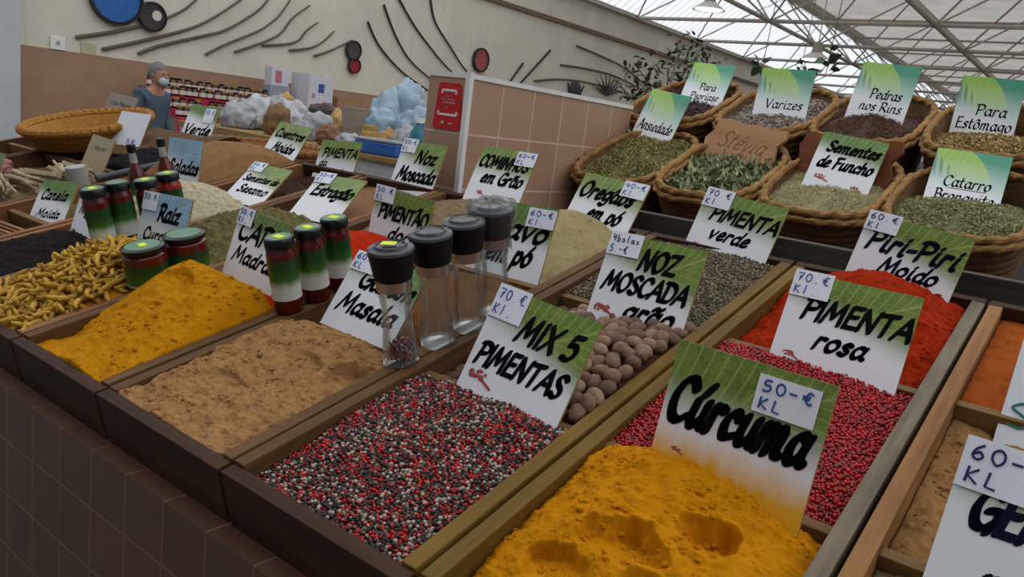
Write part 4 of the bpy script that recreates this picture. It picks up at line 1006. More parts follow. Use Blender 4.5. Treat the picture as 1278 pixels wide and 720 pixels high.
# ------------------------------------------------------------------ herb baskets on the stepped stand
M_rope = None
def rope_mat(name, c1, c2):
    t = NT(name); co = t.coord()
    f = t.noise(t.coord('Object', (60, 60, 220)), 1, 4); g = t.noise(co, 9, 3)
    s = t.math('ADD', t.math('MULTIPLY', f, 0.7), t.math('MULTIPLY', g, 0.3))
    t.base(t.ramp(s, [(0.3, lin(c1)), (0.7, lin(c2))])); t.set(Roughness=0.9); t.bump(f, 0.8, 0.003); return t.m
M_rope = rope_mat('rope_weave', (62, 42, 22), (124, 88, 46))
M_rim = rope_mat('rope_rim', (100, 70, 34), (176, 132, 74))
M_black = plain('painted_stand', (52, 50, 48), 0.7, 0.15, 20)
st = empty('display_stand', Matrix.Translation((-0.25, 1.62, 0))); tag(st, 'dark stepped stand carrying the herb baskets behind the crates', 'stand')
I = Matrix.Translation((0.25, -1.62, 0))
M_beam = wood('grey_beam', (58, 52, 46), (96, 86, 76), 0)
MB().box((-0.93, 1.62, 1.300), (1.0, 1.66, 1.343), bevel=0.002, M=I).done('front_beam', M_beam, st)
SL = math.atan(0.40); RB = Matrix.Rotation(SL, 4, 'X')
DEP = 0.19
nrm = Vector((0, -math.sin(SL), math.cos(SL)))
def brow(row):     # centre of the rim plane for each row
    return (2.345, CAMZ-0.03+0.4*(2.345-2.4)) if row == 0 else (2.785, CAMZ+0.17+0.4*(2.785-2.8))
for row, nm in ((0, 'lower_shelf'), (1, 'upper_shelf')):
    y, z = brow(row); p = Vector((0, y, z))-nrm*(DEP+0.016)
    M = RB.copy(); M.translation = p
    MB().box((-1.42 if row == 0 else -1.44, -0.235, -0.015), (1.0, 0.215, 0.0), M=I @ M).done(nm, M_black, st)
for x in (-0.92, -0.2, 0.9):
    MB().box((x, 1.66, 0), (x+0.05, 1.70, 1.30), M=I).done('leg', M_black, st); MB().box((x, 3.0, 0), (x+0.05, 3.04, 1.50), M=I).done('leg', M_black, st)
def sup(a, b, th, n=3.2):
    c, s = math.cos(th), math.sin(th)
    return (a*math.copysign(abs(c)**(2/n), c), b*math.copysign(abs(s)**(2/n), s))
def basket(row, x, a, bb, label, grp='rope herb baskets', dark=False, wob=0.0):
    y, z = brow(row); M = RB.copy(); M.translation = (x, y, z)
    r = empty('herb_basket', M); tag(r, label, 'basket', grp)
    seg = 72; prof = []
    n = 9
    for k in range(n*6+1):
        q = k/(n*6); zz = -DEP+DEP*q; f = 0.80+0.20*q**0.7
        prof.append((f, 0.0045*abs(math.sin(math.pi*n*q)), zz))
    B = bmesh.new(); rings = []
    for f, d, zz in prof:
        rings.append([B.verts.new((*[c for c in sup(a*f+d, bb*f+d, 2*math.pi*k/seg)], zz)) for k in range(seg)])
    inner = []
    for f, d, zz in [prof[-1], prof[len(prof)*2//3], prof[len(prof)//3], (0.8, 0, -DEP+0.012)]:
        inner.append([B.verts.new((*sup(a*f-0.010, bb*f-0.010, 2*math.pi*k/seg), zz)) for k in range(seg)])
    for A, C_ in list(zip(rings, rings[1:]))+[(rings[-1], inner[0])]+list(zip(inner, inner[1:])):
        for k in range(seg): B.faces.new((A[k], A[(k+1) % seg], C_[(k+1) % seg], C_[k])).smooth = True
    B.faces.new(rings[0][::-1]); B.faces.new(inner[-1])
    bmesh.ops.recalc_face_normals(B, faces=B.faces)
    me = bpy.data.meshes.new('woven_body'); B.to_mesh(me); B.free(); link_mesh('woven_body', me, r, [M_rope])
    mb = MB()
    N = 150
    for off, zz, rad, ph in ((-0.004, 0.004, 0.0105, 0), (0.004, -0.014, 0.0095, 1.0)):
        pts = []
        for k in range(N):
            th = 2*math.pi*k/N; px, py = sup(a+off, bb+off, th)
            pts.append((px+0.003*noise.noise(Vector((px*30, py*30, x))), py+0.003*noise.noise(Vector((px*30, py*30, x+9))), zz+0.006*noise.noise(Vector((px*9, py*9, x*3)))))
        mb.tube(pts, rad, 10, closed=True, twist=130.0, lobe=0.22)
    mb.done('rope_rim', M_rim, r)
    return r
def bheap(row, x, a, bb, zf, mat, name, label, cat, n=56, flakes=None, rough=0.004):
    y, z = brow(row); M = RB.copy(); M.translation = (x, y, z)
    V = []; F = []; A, B2 = a-0.014, bb-0.014
    V.append((0, 0, zf(0, 0)))
    R = n//2; S = n*2
    for i in range(1, R+1):
        for k in range(S):
            px, py = sup(A*i/R, B2*i/R, 2*math.pi*k/S)
            V.append((px, py, zf(px/A, py/B2)+rough*fbm(px*40, py*40, x*3)))
    for k in range(S): F.append((0, 1+k, 1+(k+1) % S, 1+(k+1) % S))
    for i in range(R-1):
        for k in range(S):
            q = 1+i*S; F.append((q+k, q+S+k, q+S+(k+1) % S, q+(k+1) % S))
    me = bpy.data.meshes.new(name); me.from_pydata(V, [], [f[:3] if f[2] == f[3] else f for f in F]); me.update(); 
    mats = [mat]
    if flakes:
        num, L, Wd, fm, curl = flakes
        rs = np.random.RandomState(int(abs(x)*1000)+row); bm = bmesh.new(); bm.from_mesh(me)
        mats += fm
        for f in bm.faces: f.smooth = True
        for q in range(num):
            i = rs.rand()**0.5*0.97; th = rs.uniform(0, 6.283); px, py = sup(A*i, B2*i, th)
            pz = zf(px/A, py/B2)+rough*fbm(px*40, py*40, x*3)+rs.uniform(0.0, 0.012 if L > .02 else 0.004)
            Rm = Matrix.Rotation(rs.uniform(0, 6.283), 4, 'Z') @ Matrix.Rotation(rs.uniform(-.7, .7), 4, 'X') @ Matrix.Rotation(rs.uniform(-.7, .7), 4, 'Y')
            l = L*rs.uniform(.6, 1.2); w_ = Wd*rs.uniform(.7, 1.2); c = curl*l
            prof = [(-.5, 0.15), (-.2, 0.9), (.1, 1.0), (.35, .6), (.5, .05)] if L > .02 else [(-.5, .6), (.5, .6)]
            rows = []
            for s, ww in prof:
                zc = c*(4*s*s-.5)
                rows.append([bm.verts.new(Rm @ Vector((s*l, t_*ww*w_*0.5, zc+abs(t_)*w_*0.18))+Vector((px, py, pz+0.0012))) for t_ in (-1, 0, 1)])
            k = 1+rs.randint(len(fm))
            for ra, rb in zip(rows, rows[1:]):
                for j in range(2):
                    f = bm.faces.new((ra[j], ra[j+1], rb[j+1], rb[j])); f.material_index = k; f.smooth = L > .02
        bm.to_mesh(me); bm.free()
    o = link_mesh(name, me, None, mats); 
    if not flakes: me.shade_smooth()
    o.matrix_world = M; tag(o, label, cat, kind='stuff'); return o
def hm(name, c, rough=0.8, var=0.2): return plain(name, c, rough, var, 150)
OREG = [hm('oregano_a', (142, 134, 66)), hm('oregano_b', (104, 100, 46)), hm('oregano_c', (196, 184, 126)), hm('oregano_d', (66, 64, 32))]
SAGE = [hm('sage_a', (146, 150, 112)), hm('sage_b', (108, 116, 80)), hm('sage_c', (178, 180, 142))]
FEN = [hm('fennel_a', (176, 168, 124)), hm('fennel_b', (138, 130, 90)), hm('fennel_c', (206, 198, 156))]
THY = [hm('thyme_a', (144, 142, 96)), hm('thyme_b', (104, 104, 64)), hm('thyme_c', (180, 174, 128))]
PUR = [hm('hibiscus_a', (62, 36, 42)), hm('hibiscus_b', (44, 24, 32)), hm('hibiscus_c', (84, 50, 52))]
GREY = [hm('flower_a', (158, 146, 132)), hm('flower_b', (112, 100, 88)), hm('flower_c', (196, 186, 172))]
BRN = [hm('root_a', (104, 70, 46)), hm('root_b', (72, 46, 30)), hm('root_c', (132, 92, 62))]
GOLD = [hm('camomile_a', (178, 148, 90)), hm('camomile_b', (130, 104, 58)), hm('camomile_c', (210, 184, 128)), hm('camomile_d', (112, 106, 62))]
# front row
basket(0, -1.288, 0.155, 0.225, 'rope basket of oregano against the tiled partition, sign Ansiedade in it')
bheap(0, -1.288, 0.155, 0.225, lambda p, q: -0.018+0.030*(1-p*p)*(1-q*q)+0.012*q, OREG[1], 'oregano_leaves', 'crumbled green oregano in the basket with the sign Ansiedade', 'dried herb', flakes=(4200, 0.009, 0.004, OREG, 0.1))
basket(0, -0.985, 0.158, 0.225, 'rope basket of sage leaves, a carved wooden plank standing in it')
bheap(0, -0.985, 0.158, 0.225, lambda p, q: -0.035+0.018*(1-p*p)*(1-q*q), SAGE[1], 'sage_leaves', 'long grey-green sage leaves in front of the carved plank', 'dried herb', flakes=(900, 0.062, 0.016, SAGE, 0.18))
basket(0, -0.655, 0.158, 0.225, 'rope basket of fennel seeds, sign Sementes de Funcho in it')
bheap(0, -0.655, 0.158, 0.225, lambda p, q: -0.022+0.015*(1-p*p)*(1-q*q), FEN[1], 'fennel_seeds', 'pale green fennel seeds in front of the sign Sementes de Funcho', 'spice seeds', flakes=(5200, 0.006, 0.0026, FEN, 0.05))
basket(0, -0.318, 0.168, 0.225, 'rope basket of green herb at the right edge, sign Catarro Bronquite in it')
bheap(0, -0.318, 0.168, 0.225, lambda p, q: -0.024+0.020*(1-p*p)*(1-q*q)-0.06*max(0, q), THY[1], 'crumbled_herb', 'grey-green crumbled herb around the sign Catarro Bronquite', 'dried herb', flakes=(4800, 0.010, 0.004, THY, 0.1))
# back row
basket(1, -1.365, 0.165, 0.24, 'rope basket of dark purple flowers, sign Para Psoríase in it')
bheap(1, -1.365, 0.165, 0.24, lambda p, q: -0.034+0.02*(1-p*p)*(1-q*q), PUR[1], 'hibiscus_flowers', 'dark purple dried flowers in the basket with the sign Para Psoríase', 'dried flowers', flakes=(1500, 0.014, 0.006, PUR, 0.2))
basket(1, -1.010, 0.165, 0.24, 'rope basket of greyish petals, sign Varizes in it')
bheap(1, -1.010, 0.165, 0.24, lambda p, q: -0.025+0.020*(1-p*p)*(1-q*q), GREY[1], 'dried_petals', 'greyish dried petals in the basket with the sign Varizes', 'dried flowers', flakes=(2400, 0.014, 0.006, GREY, 0.2))
basket(1, -0.690, 0.160, 0.24, 'rope basket of dark brown herb, sign Pedras nos Rins in it')
bheap(1, -0.690, 0.160, 0.24, lambda p, q: -0.030+0.045*(1-p*p)*(1-q*q)-0.02*max(0, q), BRN[1], 'brown_herb', 'dark brown fibrous herb below the sign Pedras nos Rins', 'dried herb', flakes=(3600, 0.012, 0.003, BRN, 0.2))
basket(1, -0.345, 0.170, 0.24, 'rope basket of golden flowers at the right edge, sign Para Estômago in it')
bheap(1, -0.345, 0.170, 0.24, lambda p, q: -0.034+0.014*(1-p*p)*(1-q*q)-0.075*max(0, q), GOLD[1], 'camomile_flowers', 'golden brown dried flowers below the sign Para Estômago', 'dried flowers', flakes=(3000, 0.012, 0.006, GOLD, 0.2))
# signs in the baskets
GB = 'leaf-printed signs in the baskets'
def bsign(*a, **k):
    r = SG(*a, bury=0.03, **k); r['group'] = GB; return r
bsign((-1.336, 2.440, -0.022, -12, 32, -4), 0.180, 0.165, BL, [('Ansiedade', .50, .78, .86, .23)], 'leaf-printed sign Ansiedade in the oregano basket', shear=0.03, nib=(0.085, 0.026, 40))
bsign((-1.330, 2.801, 0.050, 2, 40, -3), 0.172, 0.156, BL, [('Para', .56, .64, .38, .19), ('Psoríase', .56, .90, .66, .19)], 'leaf-printed sign Para Psoríase, sunk in dark purple flowers', shear=0.03, nib=(0.085, 0.026, 40))
bsign((-0.989, 2.700, 0.040, 7, 27, -1), 0.181, 0.163, BL, [('Varizes', .56, .76, .68, .20)], 'leaf-printed sign Varizes in the greyish petals', shear=0.03, nib=(0.085, 0.026, 40))
bsign((-0.686, 2.735, 0.070, -2, 28, -3), 0.182, 0.163, BL, [('Pedras', .58, .62, .54, .20), ('nos Rins', .55, .87, .72, .19)], 'leaf-printed sign Pedras nos Rins in the dark brown herb', shear=0.03, nib=(0.085, 0.026, 40))
bsign((-0.393, 2.840, 0.020, 8, 22, -3), 0.176, 0.170, BL, [('Para', .58, .60, .48, .20), ('Estômago', .51, .86, .86, .20)], 'leaf-printed sign Para Estômago at the right edge of the photo', shear=0.03, nib=(0.085, 0.026, 40))
bsign((-0.340, 2.345, -0.080, 8, 43, -4), 0.183, 0.162, BL, [('Catarro', .52, .60, .62, .20), ('Bronquite', .52, .87, .78, .20), ('-', .52, .725, .52, .05, (.10, .10, 0))], 'leaf-printed sign Catarro Bronquite in the grey-green herb', shear=0.03, nib=(0.085, 0.026, 40))
SG((-0.646, 2.262, -0.060, 3, 40, -6), 0.183, 0.163, LPD, [('Sementes', .55, .25, .82, .27), ('de Funcho', .52, .56, .84, .28)], 'green and white sign Sementes de Funcho in front of a red-brown plank', cloves=[(.20, .86, .011), (.78, .94, .008)], bury=0.03)
# planks
def plank(pose, outline, th, mat, label, txt=None):
    M = sign_matrix(*pose); b = MB(); b.poly(outline, th)
    o = b.done('wooden_plank', mat); o.matrix_world = M; tag(o, label, 'plank'); 
    if txt: letters(o, [txt], 0.26, 0.13, plain('burnt_lettering', (120, 84, 56), 0.8), -0.0006, shear=0.35, nib=(0.03, 0.02, 40))
    return o
pl = [(-.13, -.03), (-.125, .02), (-.135, .05), (-.115, .085), (-.118, .125), (-.07, .132), (-.02, .125), (.03, .131), (.08, .126), (.125, .135), (.132, .105), (.115, .075), (.128, .03), (.12, -.03)]
M_plank = wood('carved_plank', (190, 140, 96), (224, 178, 132), 0, 0.35); M_plankr = wood('red_plank', (112, 60, 38), (158, 94, 60), 0, 0.5)
plank((-1.005, 2.385, -0.052, -5, 37, -6), pl, 0.014, M_plank, 'pale carved plank with faint word Stévia in the sage basket', ('Stévia', .52, .52, .66, .44))
pr_ = [(-.145, -.03), (-.135, .05), (-.15, .10), (-.135, .145), (-.06, .14), (.0, .15), (.08, .142), (.142, .15), (.150, .12), (.128, .085), (.146, .04), (.135, -.03)]
plank((-0.665, 2.335, -0.070, -8, 30, 0), pr_, 0.014, M_plankr, 'red-brown carved plank behind the sign Sementes de Funcho')

# ------------------------------------------------------------------ far left of the counter: paper, bags, wicker
M_kraft = plain('kraft_paper', (126, 94, 60), 0.8, 0.1, 12, bump=0.3)
def crumple(name, M, rx, ry, rz, mat, label, cat, seed, amp=0.28, fs=2.4, group=None, sub=4, flat=0.0):
    b = bmesh.new(); bmesh.ops.create_icosphere(b, subdivisions=sub, radius=1.0)
    for v in b.verts:
        n = v.co.normalized(); k = 1+amp*noise.noise(Vector((n.x*fs+seed, n.y*fs, n.z*fs)))+amp*0.5*abs(noise.noise(Vector((n.x*fs*3+seed, n.y*fs*3, n.z*fs*3))))
        z = n.z*k
        if z < -0.5: z = -0.5-(-0.5-z)*0.1
        v.co = Vector((n.x*k*rx, n.y*k*ry, (z+0.55)*rz))
    me = bpy.data.meshes.new(name); b.to_mesh(me); b.free(); me.materials.append(mat); me.shade_smooth()
    o = bpy.data.objects.new(name, me); COL.objects.link(o); o.matrix_world = M
    tag(o, label, cat, group); return o
def T(x, y, z, rz=0.0):
    M = Matrix.Rotation(rz, 4, 'Z'); M.translation = (x, y, CAMZ+z); return M
# kraft paper sheet with a curled edge behind the coriander mound
b = bmesh.new(); NX, NY = 36, 20; g = []
for j in range(NY+1):
    row = []
    for i in range(NX+1):
        a, t = i/NX, j/NY
        x = -0.20+0.40*a; y = -0.13+0.26*t
        z = 0.012+0.035*math.sin(min(1, t*1.15)*math.pi*0.62)+0.010*fbm(x*9, y*9, 2.0, 4)+0.008*(abs(a-0.5)*2)**2*t
        if t > 0.86: z -= 0.16*(t-0.86)
        row.append(b.verts.new((x, y, z)))
    g.append(row)
for j in range(NY):
    for i in range(NX): b.faces.new((g[j][i], g[j][i+1], g[j+1][i+1], g[j+1][i])).smooth = True
bmesh.ops.solidify(b, geom=b.faces[:], thickness=0.0015)
me = bpy.data.meshes.new('kraft_paper'); b.to_mesh(me); b.free()
o = link_mesh('kraft_paper', me, None, [M_kraft]); o.matrix_world = CM(-2.49, 1.32, 0.0, 0.1); tag(o, 'crumpled brown kraft paper sheet left of the ground coriander', 'paper')
o = Heap(8, 1, -0.03, [(0.5, 0.5, 0.7, 0.7, 0.03)], 0.004, 20).build('pale_husks', P_pale, 'pale beige husks at the far left of the counter', 'dried herb', 40)
M_bund = plain('pale_fibre', (176, 160, 130), 0.85, 0.25, 60)
for k in range(5):
    b = MB()
    for q in range(16):
        an = rnd.uniform(0, 6.28); d = rnd.uniform(0, .018)
        y, z = d*math.cos(an), d*math.sin(an)
        b.tube([(-0.09+rnd.uniform(-.01, .01), y*1.5, z*1.3+0.02), (-.03, y, z+0.022), (0.03, y, z+0.022), (0.09+rnd.uniform(-.01, .01), y*1.5, z*1.3+0.02)], 0.0038, 5)
    o = b.done('fibre_bundle', M_bund); o.matrix_world = CM(-2.49+0.02*(k % 2), 0.80+0.05*k, -0.004, 0.25*((k % 3)-1))
    tag(o, 'pale tied bundle of dried fibre at the far left', 'bundle', 'pale bundles at the far left')
P_leaf = powder('black_leaf', (36, 36, 42), (18, 18, 22), 90, 1.2, 200)
Heap(8, 2, -0.025, [(0.55, 0.35, 0.8, 0.6, 0.060)], 0.008, 26, ridge=0.012).build('black_leaves', P_leaf, 'heap of black dried leaves left of the plain white card', 'dried herb', 50)
M_greypl = plain('grey_plastic', (58, 60, 64), 0.5, 0.1, 30)
b = MB(); b.tube([(-0.0, -0.20, 0.0), (0.0, 0.20, 0.0)], 0.010, 12); o = b.done('grey_tube', M_greypl); o.matrix_world = CM(-2.340, 1.19, 0.011); tag(o, 'dark grey tube lying along the crate edge behind the sauce bottles', 'tube')
b = MB(); b.tube([(0, 0, 0.0), (0, 0.0, 0.055)], 0.028, 16); o = b.done('plastic_cup', plain('frosted_cup', (160, 160, 158), 0.4, 0.08, 40)); o.matrix_world = CM(-2.350, 0.945, 0.0); tag(o, 'grey translucent cup beside the pale bundles', 'cup')

# wide wicker basket and a braided one beyond the crates
def wicker(M, R, H, label, c1, c2):
    r = empty('wicker_basket', M); tag(r, label, 'basket', 'wide wicker baskets')
    mt = rope_mat('wicker', c1, c2)
    out = []; n = 8
    for k in range(n*5+1):
        q = k/(n*5); out.append((R*(0.70+0.30*q**0.8)+0.012*abs(math.sin(math.pi*n*q)), H*q))
    inn = [(R*(0.70+0.30*q**0.8)-0.02, max(0.02, H*q)) for q in (1, .75, .5, .25, 0)]
    MB().lathe(out+inn, 64).done('woven_body', mt, r)
    b = MB(); N = 200
    b.tube([((R+0.005*math.sin(k*1.6))*math.cos(6.2832*k/N), (R+0.005*math.sin(k*1.6))*math.sin(6.2832*k/N), H+0.004+0.004*math.sin(k*1.6)) for k in range(N)], 0.014, 8, closed=True)
    b.done('braided_rim', mt, r)
wicker(CM(-2.905, 1.245, 0.001), 0.205, 0.070, 'wide round wicker basket with braided rim at the far left', (128, 82, 26), (186, 132, 54))
wicker(T(-3.30, 2.28, -0.40, 0), 0.36, 0.15, 'brown wicker basket behind the sign Verde', (112, 70, 36), (160, 112, 64))
b = MB(); M_tbl = plain('side_table', (116, 84, 58), 0.7, 0.15, 12)
I0 = Matrix.Translation((3.9, -2.0, -CAMZ))
t_ = empty('side_table', Matrix.Translation((-3.9, 2.0, 0))); tag(t_, 'brown side table carrying the wicker baskets', 'table')
I = Matrix.Translation((3.9, -2.0, 0))
MB().box((-4.6, 1.62, 1.04), (-2.90, 2.70, 1.079), bevel=0.004, M=I).done('table_top', M_tbl, t_)
for x in (-4.55, -2.98):
    for y in (1.66, 2.62): MB().box((x, y, 0), (x+0.05, y+0.05, 1.04), M=I).done('leg', M_tbl, t_)
M_bagc = glassy('bag_plastic', (222, 226, 232), 0.42, 0.12, 1.0, 14)
M_bagb = glassy('bag_plastic_blue', (186, 214, 238), 0.6, 0.12, 1.0, 14)
M_bagw = glassy('white_bag', (222, 224, 228), 0.65, 0.12, 1.0, 14)
M_bagr = plain('red_white_bag', (150, 100, 96), 0.35, 0.4, 18)
crumple('plastic_bag', CM(-2.80, 0.84, 0.0), 0.045, 0.04, 0.035, M_bagr, 'crumpled red and white bag at the left edge of the photo', 'bag', 3.0, 0.4, group='plastic bags')
crumple('plastic_bag', CM(-2.79, 0.90, -0.02), 0.035, 0.035, 0.03, M_bagr, 'small crumpled reddish bag near the left edge of the photo', 'bag', 8.0, 0.4, group='plastic bags')

# ------------------------------------------------------------------ stall by the wall: honey jars on magenta cloth
M_cloth = plain('magenta_cloth', (176, 34, 74), 0.85, 0.12, 14)
M_tan = plain('tan_board', (150, 120, 100), 0.7, 0.1, 10)
STEPS = [(-9.55, -9.34, 1.42), (-9.34, -9.14, 1.34), (-9.14, -8.92, 1.20), (-8.92, -8.66, 1.12)]
Y0, Y1 = 4.95, 7.0
def stall():
    r = empty('stall_table', Matrix.Translation((-9.1, 5.8, 0))); tag(r, 'stepped stall table along the tiled dado', 'table')
    I = Matrix.Translation((9.1, -5.8, 0))
    MB().box((-9.55, Y0, 0.0), (-8.66, Y1, STEPS[3][2]-0.012), M=I).done('table_body', M_tan, r)
    for x0, x1, z in STEPS[:3]: MB().box((x0, Y0, STEPS[3][2]-0.012), (x1, Y1, z-0.012), M=I).done('step', M_tan, r)
    b = MB(); prof = [(-9.55, STEPS[0][2])]
    for q in range(4):
        prof.append((STEPS[q][1]+0.006, STEPS[q][2])); prof.append((STEPS[q][1]+0.008, STEPS[q+1][2] if q < 3 else 0.93))
    n = 60; rows = []
    for k in range(n+1):
        y = Y0-0.01+(Y1-Y0+0.02)*k/n
        rows.append([b.b.verts.new(I @ Vector((x+(0.012*math.sin(k*1.1)+0.012 if z < 1.0 else 0), y, z+(0.02*math.sin(k*0.35) if z < 1.0 else 0)-0.006))) for x, z in prof])
    for A, B in zip(rows, rows[1:]):
        for q in range(len(prof)-1): b.b.faces.new((A[q], A[q+1], B[q+1], B[q])).smooth = False
    o = b.done('table_cloth', M_cloth); o.matrix_world = Matrix.Translation((-9.1, 5.8, 0))
    tag(o, 'magenta cloth draped over the stepped table of jars', 'tablecloth')
stall()
HC = [plain('honey', c, 0.15, 0.2, 20) for c in ((66, 34, 16), (46, 24, 18), (104, 62, 22))]
M_gold = plain('gold_lid', (176, 142, 60), 0.35, 0.1, 20); M_wl = plain('white_label', (210, 206, 198), 0.6, 0.05, 20)
def hjar(x, y, z, k, lab):
    o = MB().lathe([(0.036, 0), (0.038, 0.004), (0.038, 0.075), (0.030, 0.086)], 14).done('honey_jar', HC[k % 3])
    o.matrix_world = Matrix.Translation((x, y, z)); tag(o, lab, 'jar', 'honey jars on the magenta cloth')
    MB().lathe([(0.0385, 0.018), (0.0392, 0.018), (0.0392, 0.056), (0.0385, 0.056)], 14, closed_ends=False).done('label', M_wl, o)
    MB().lathe([(0.033, 0.086), (0.033, 0.102)], 14).done('lid', M_gold if k % 2 else M_lid, o)
    return o
protos = [hjar(-9.44, 4.7, 1.42, k, 'dark honey jar') for k in range(3)]
k = 0; nm = ['top', 'second', 'third', 'lowest']
for row, (x0, x1, z) in enumerate(STEPS):
    for i in range(20):
        y = Y0+0.08+0.095*i+rnd.uniform(-.012, .012)
        if row > 1 and (i > 13 or i % 6 == 5): continue
        o = protos[k] if k < 3 else copy_tree(protos[rnd.randrange(3)])
        k += 1
        o.scale = (1.1, 1.1, 1.25)
        o.location = ((x0+x1)/2+rnd.uniform(-.01, .01), y, z-0.004)
        o['label'] = 'dark honey jar with pale label on the %s step of the magenta cloth' % nm[row]

# boxes and things at the far end of that stall
def carton(lo, hi, mat, label, extra=()):
    c = [(lo[i]+hi[i])/2 for i in range(2)]+[lo[2]]
    r = empty('carton', Matrix.Translation(c)); tag(r, label, 'box', 'cartons on the stall by the wall')
    I = Matrix.Translation([-q for q in c])
    MB().box(lo, hi, bevel=0.004, M=I).done('box_body', mat, r)
    x = hi[0]+0.001
    MB().box((lo[0]-0.002, (lo[1]+hi[1])/2-0.02, hi[2]), (x, (lo[1]+hi[1])/2+0.02, hi[2]+0.0015), M=I).done('packing_tape', M_tan, r)
    for (y0, z0, y1, z1, m_) in extra: MB().box((x-0.001, y0, z0), (x+0.002, y1, z1), M=I).done('printed_patch', m_, r)
M_bw = plain('white_carton', (206, 210, 220), 0.6, 0.05, 8); M_bg = plain('grey_carton', (150, 158, 172), 0.6, 0.05, 8); M_pk = plain('pink_print', (190, 110, 130), 0.6, 0.1, 8); M_bl = plain('blue_print', (60, 84, 150), 0.6, 0.1, 8)
carton((-9.53, 6.66, 1.415), (-9.36, 6.98, 1.62), M_bg, 'grey-blue carton behind the honey jars')
carton((-9.53, 6.68, 1.622), (-9.37, 6.96, 1.86), M_bw, 'white carton with a pink print on top of the grey-blue one', [(6.74, 1.66, 6.84, 1.82, M_pk)])
I = Matrix.Translation((9.1, -8.2, 0)); r = empty('low_shelf', Matrix.Translation((-9.1, 8.2, 0))); tag(r, 'low brown shelf along the wall carrying the cartons', 'shelf')
MB().box((-9.7, 7.06, 1.16), (-8.7, 9.6, 1.20), M=I).done('shelf_board', M_tan, r)
for y in (7.08, 9.5): MB().box((-9.65, y, 0), (-8.75, y+0.05, 1.16), M=I).done('side_panel', M_tan, r)
carton((-9.5, 7.10, 1.202), (-9.1, 7.52, 1.84), M_bw, 'tall white carton with a blue patch against the wall', [(7.26, 1.60, 7.36, 1.72, M_bl), (7.16, 1.52, 7.20, 1.58, M_pk)])
carton((-9.5, 7.62, 1.202), (-9.1, 8.10, 1.58), plain('tan_carton', (158, 122, 90), 0.7, 0.1, 8), 'tan cardboard carton right of the tall white carton')

# ------------------------------------------------------------------ table of plastic bags behind the crates
r = empty('bag_table', Matrix.Translation((-3.9, 3.9, 0))); tag(r, 'wooden table heaped with plastic bags left of the partition', 'table')
I = Matrix.Translation((3.9, -3.9, 0))
M_yel = wood('yellow_board', (150, 120, 70), (186, 154, 100), 0, 0.5)
MB().box((-5.45, 3.12, 1.20), (-1.9, 4.75, 1.235), bevel=0.004, M=I).done('table_top', M_yel, r)
MB().box((-5.45, 3.14, 1.08), (-1.9, 3.16, 1.20), M=I).done('apron', M_bagw, r)
MB().box((-5.35, 3.18, 0.0), (-2.0, 3.22, 1.08), M=I).done('front_panel', M_tan, r)
for x in (-5.35, -2.05): MB().box((x, 4.6, 0), (x+0.06, 4.66, 1.20), M=I).done('leg', M_tan, r)
def tpos(px, py):       # point on the table top below a photo direction
    d = ray(px, py); return Vector((0, 0, CAMZ))+d*(-0.265/d.z)
BG = 'plastic bags heaped on the table'
M_brn = plain('dried_fruit', (120, 78, 50), 0.6, 0.3, 30); M_orgf = plain('orange_fruit', (200, 120, 40), 0.5, 0.25, 30); M_fig = plain('dark_fruit', (70, 48, 42), 0.6, 0.3, 30); M_yelf = plain('yellow_fruit', (176, 140, 76), 0.5, 0.25, 30)
def tx(px, Y):
    d = ray(px, 150); return d.x/d.y*Y
bags = [(296, 3.35, .13, .11, .11, M_bagc, 'clear grey bag, leftmost on the table of bags'), (322, 3.55, .14, .12, .15, M_bagw, 'white crumpled bag left of the brown paper bag'),
 (362, 3.60, .14, .12, .15, M_bagw, 'large white bag behind the brown paper bag'), (346, 3.30, .09, .08, .13, M_kraft, 'brown paper bag between two white bags'), (345, 3.72, .13, .10, .16, M_bagc, 'clear bag at the back left of the table'),
 (398, 3.45, .11, .10, .12, M_bagc, 'clear bag right of the dark crate'), (412, 3.22, .08, .07, .08, M_brn, 'bag of brown dried fruit behind the sign Coentros Moidos'),
 (405, 4.40, .20, .12, .15, M_fig, 'bag of dark dried fruit at the back of the table'), (462, 4.40, .22, .12, .14, M_fig, 'bag of dark raisins behind the clear tubs'),
 (424, 3.75, .10, .09, .13, M_yelf, 'bag of yellow dried fruit left of the clear tubs'), (474, 3.70, .13, .11, .17, M_bagb, 'small pale blue bag right of the clear tubs'), (487, 4.05, .16, .14, .24, M_bagb, 'pale blue shiny bag in the middle of the blue heap'),
 (508, 4.15, .17, .14, .30, M_bagb, 'tallest pale blue shiny bag beside the partition'), (522, 3.75, .12, .11, .19, M_bagb, 'pale blue bag nearest the partition edge'),
 (487, 3.42, .06, .06, .09, M_yelf, 'small bag of yellow dried fruit behind the blue tray'), (508, 3.45, .09, .08, .11, M_bagc, 'clear bag beside the teal bottles'), (468, 4.00, .09, .08, .12, M_orgf, 'bag of orange dried fruit behind the clear tubs'),
 (440, 3.25, .11, .08, .06, M_bagc, 'flat clear bag in front of the clear tubs'), (378, 3.28, .08, .07, .08, M_bagc, 'clear bag in front of the dark crate'), (356, 3.86, .10, .09, .17, M_yelf, 'yellow bag at the back of the table')]
bags = [(tx(q[0], q[1]), *q[1:]) for q in bags]
for k, (x, y, rx, ry, rz, m_, lab) in enumerate(bags):
    crumple('plastic_bag', Matrix.Translation((x, y, 1.236)), rx, ry, rz, m_, lab, 'bag', k*3.7, 0.30, 2.6, BG)
M_rlid = plain('red_lid', (170, 40, 36), 0.4, 0.1, 20)
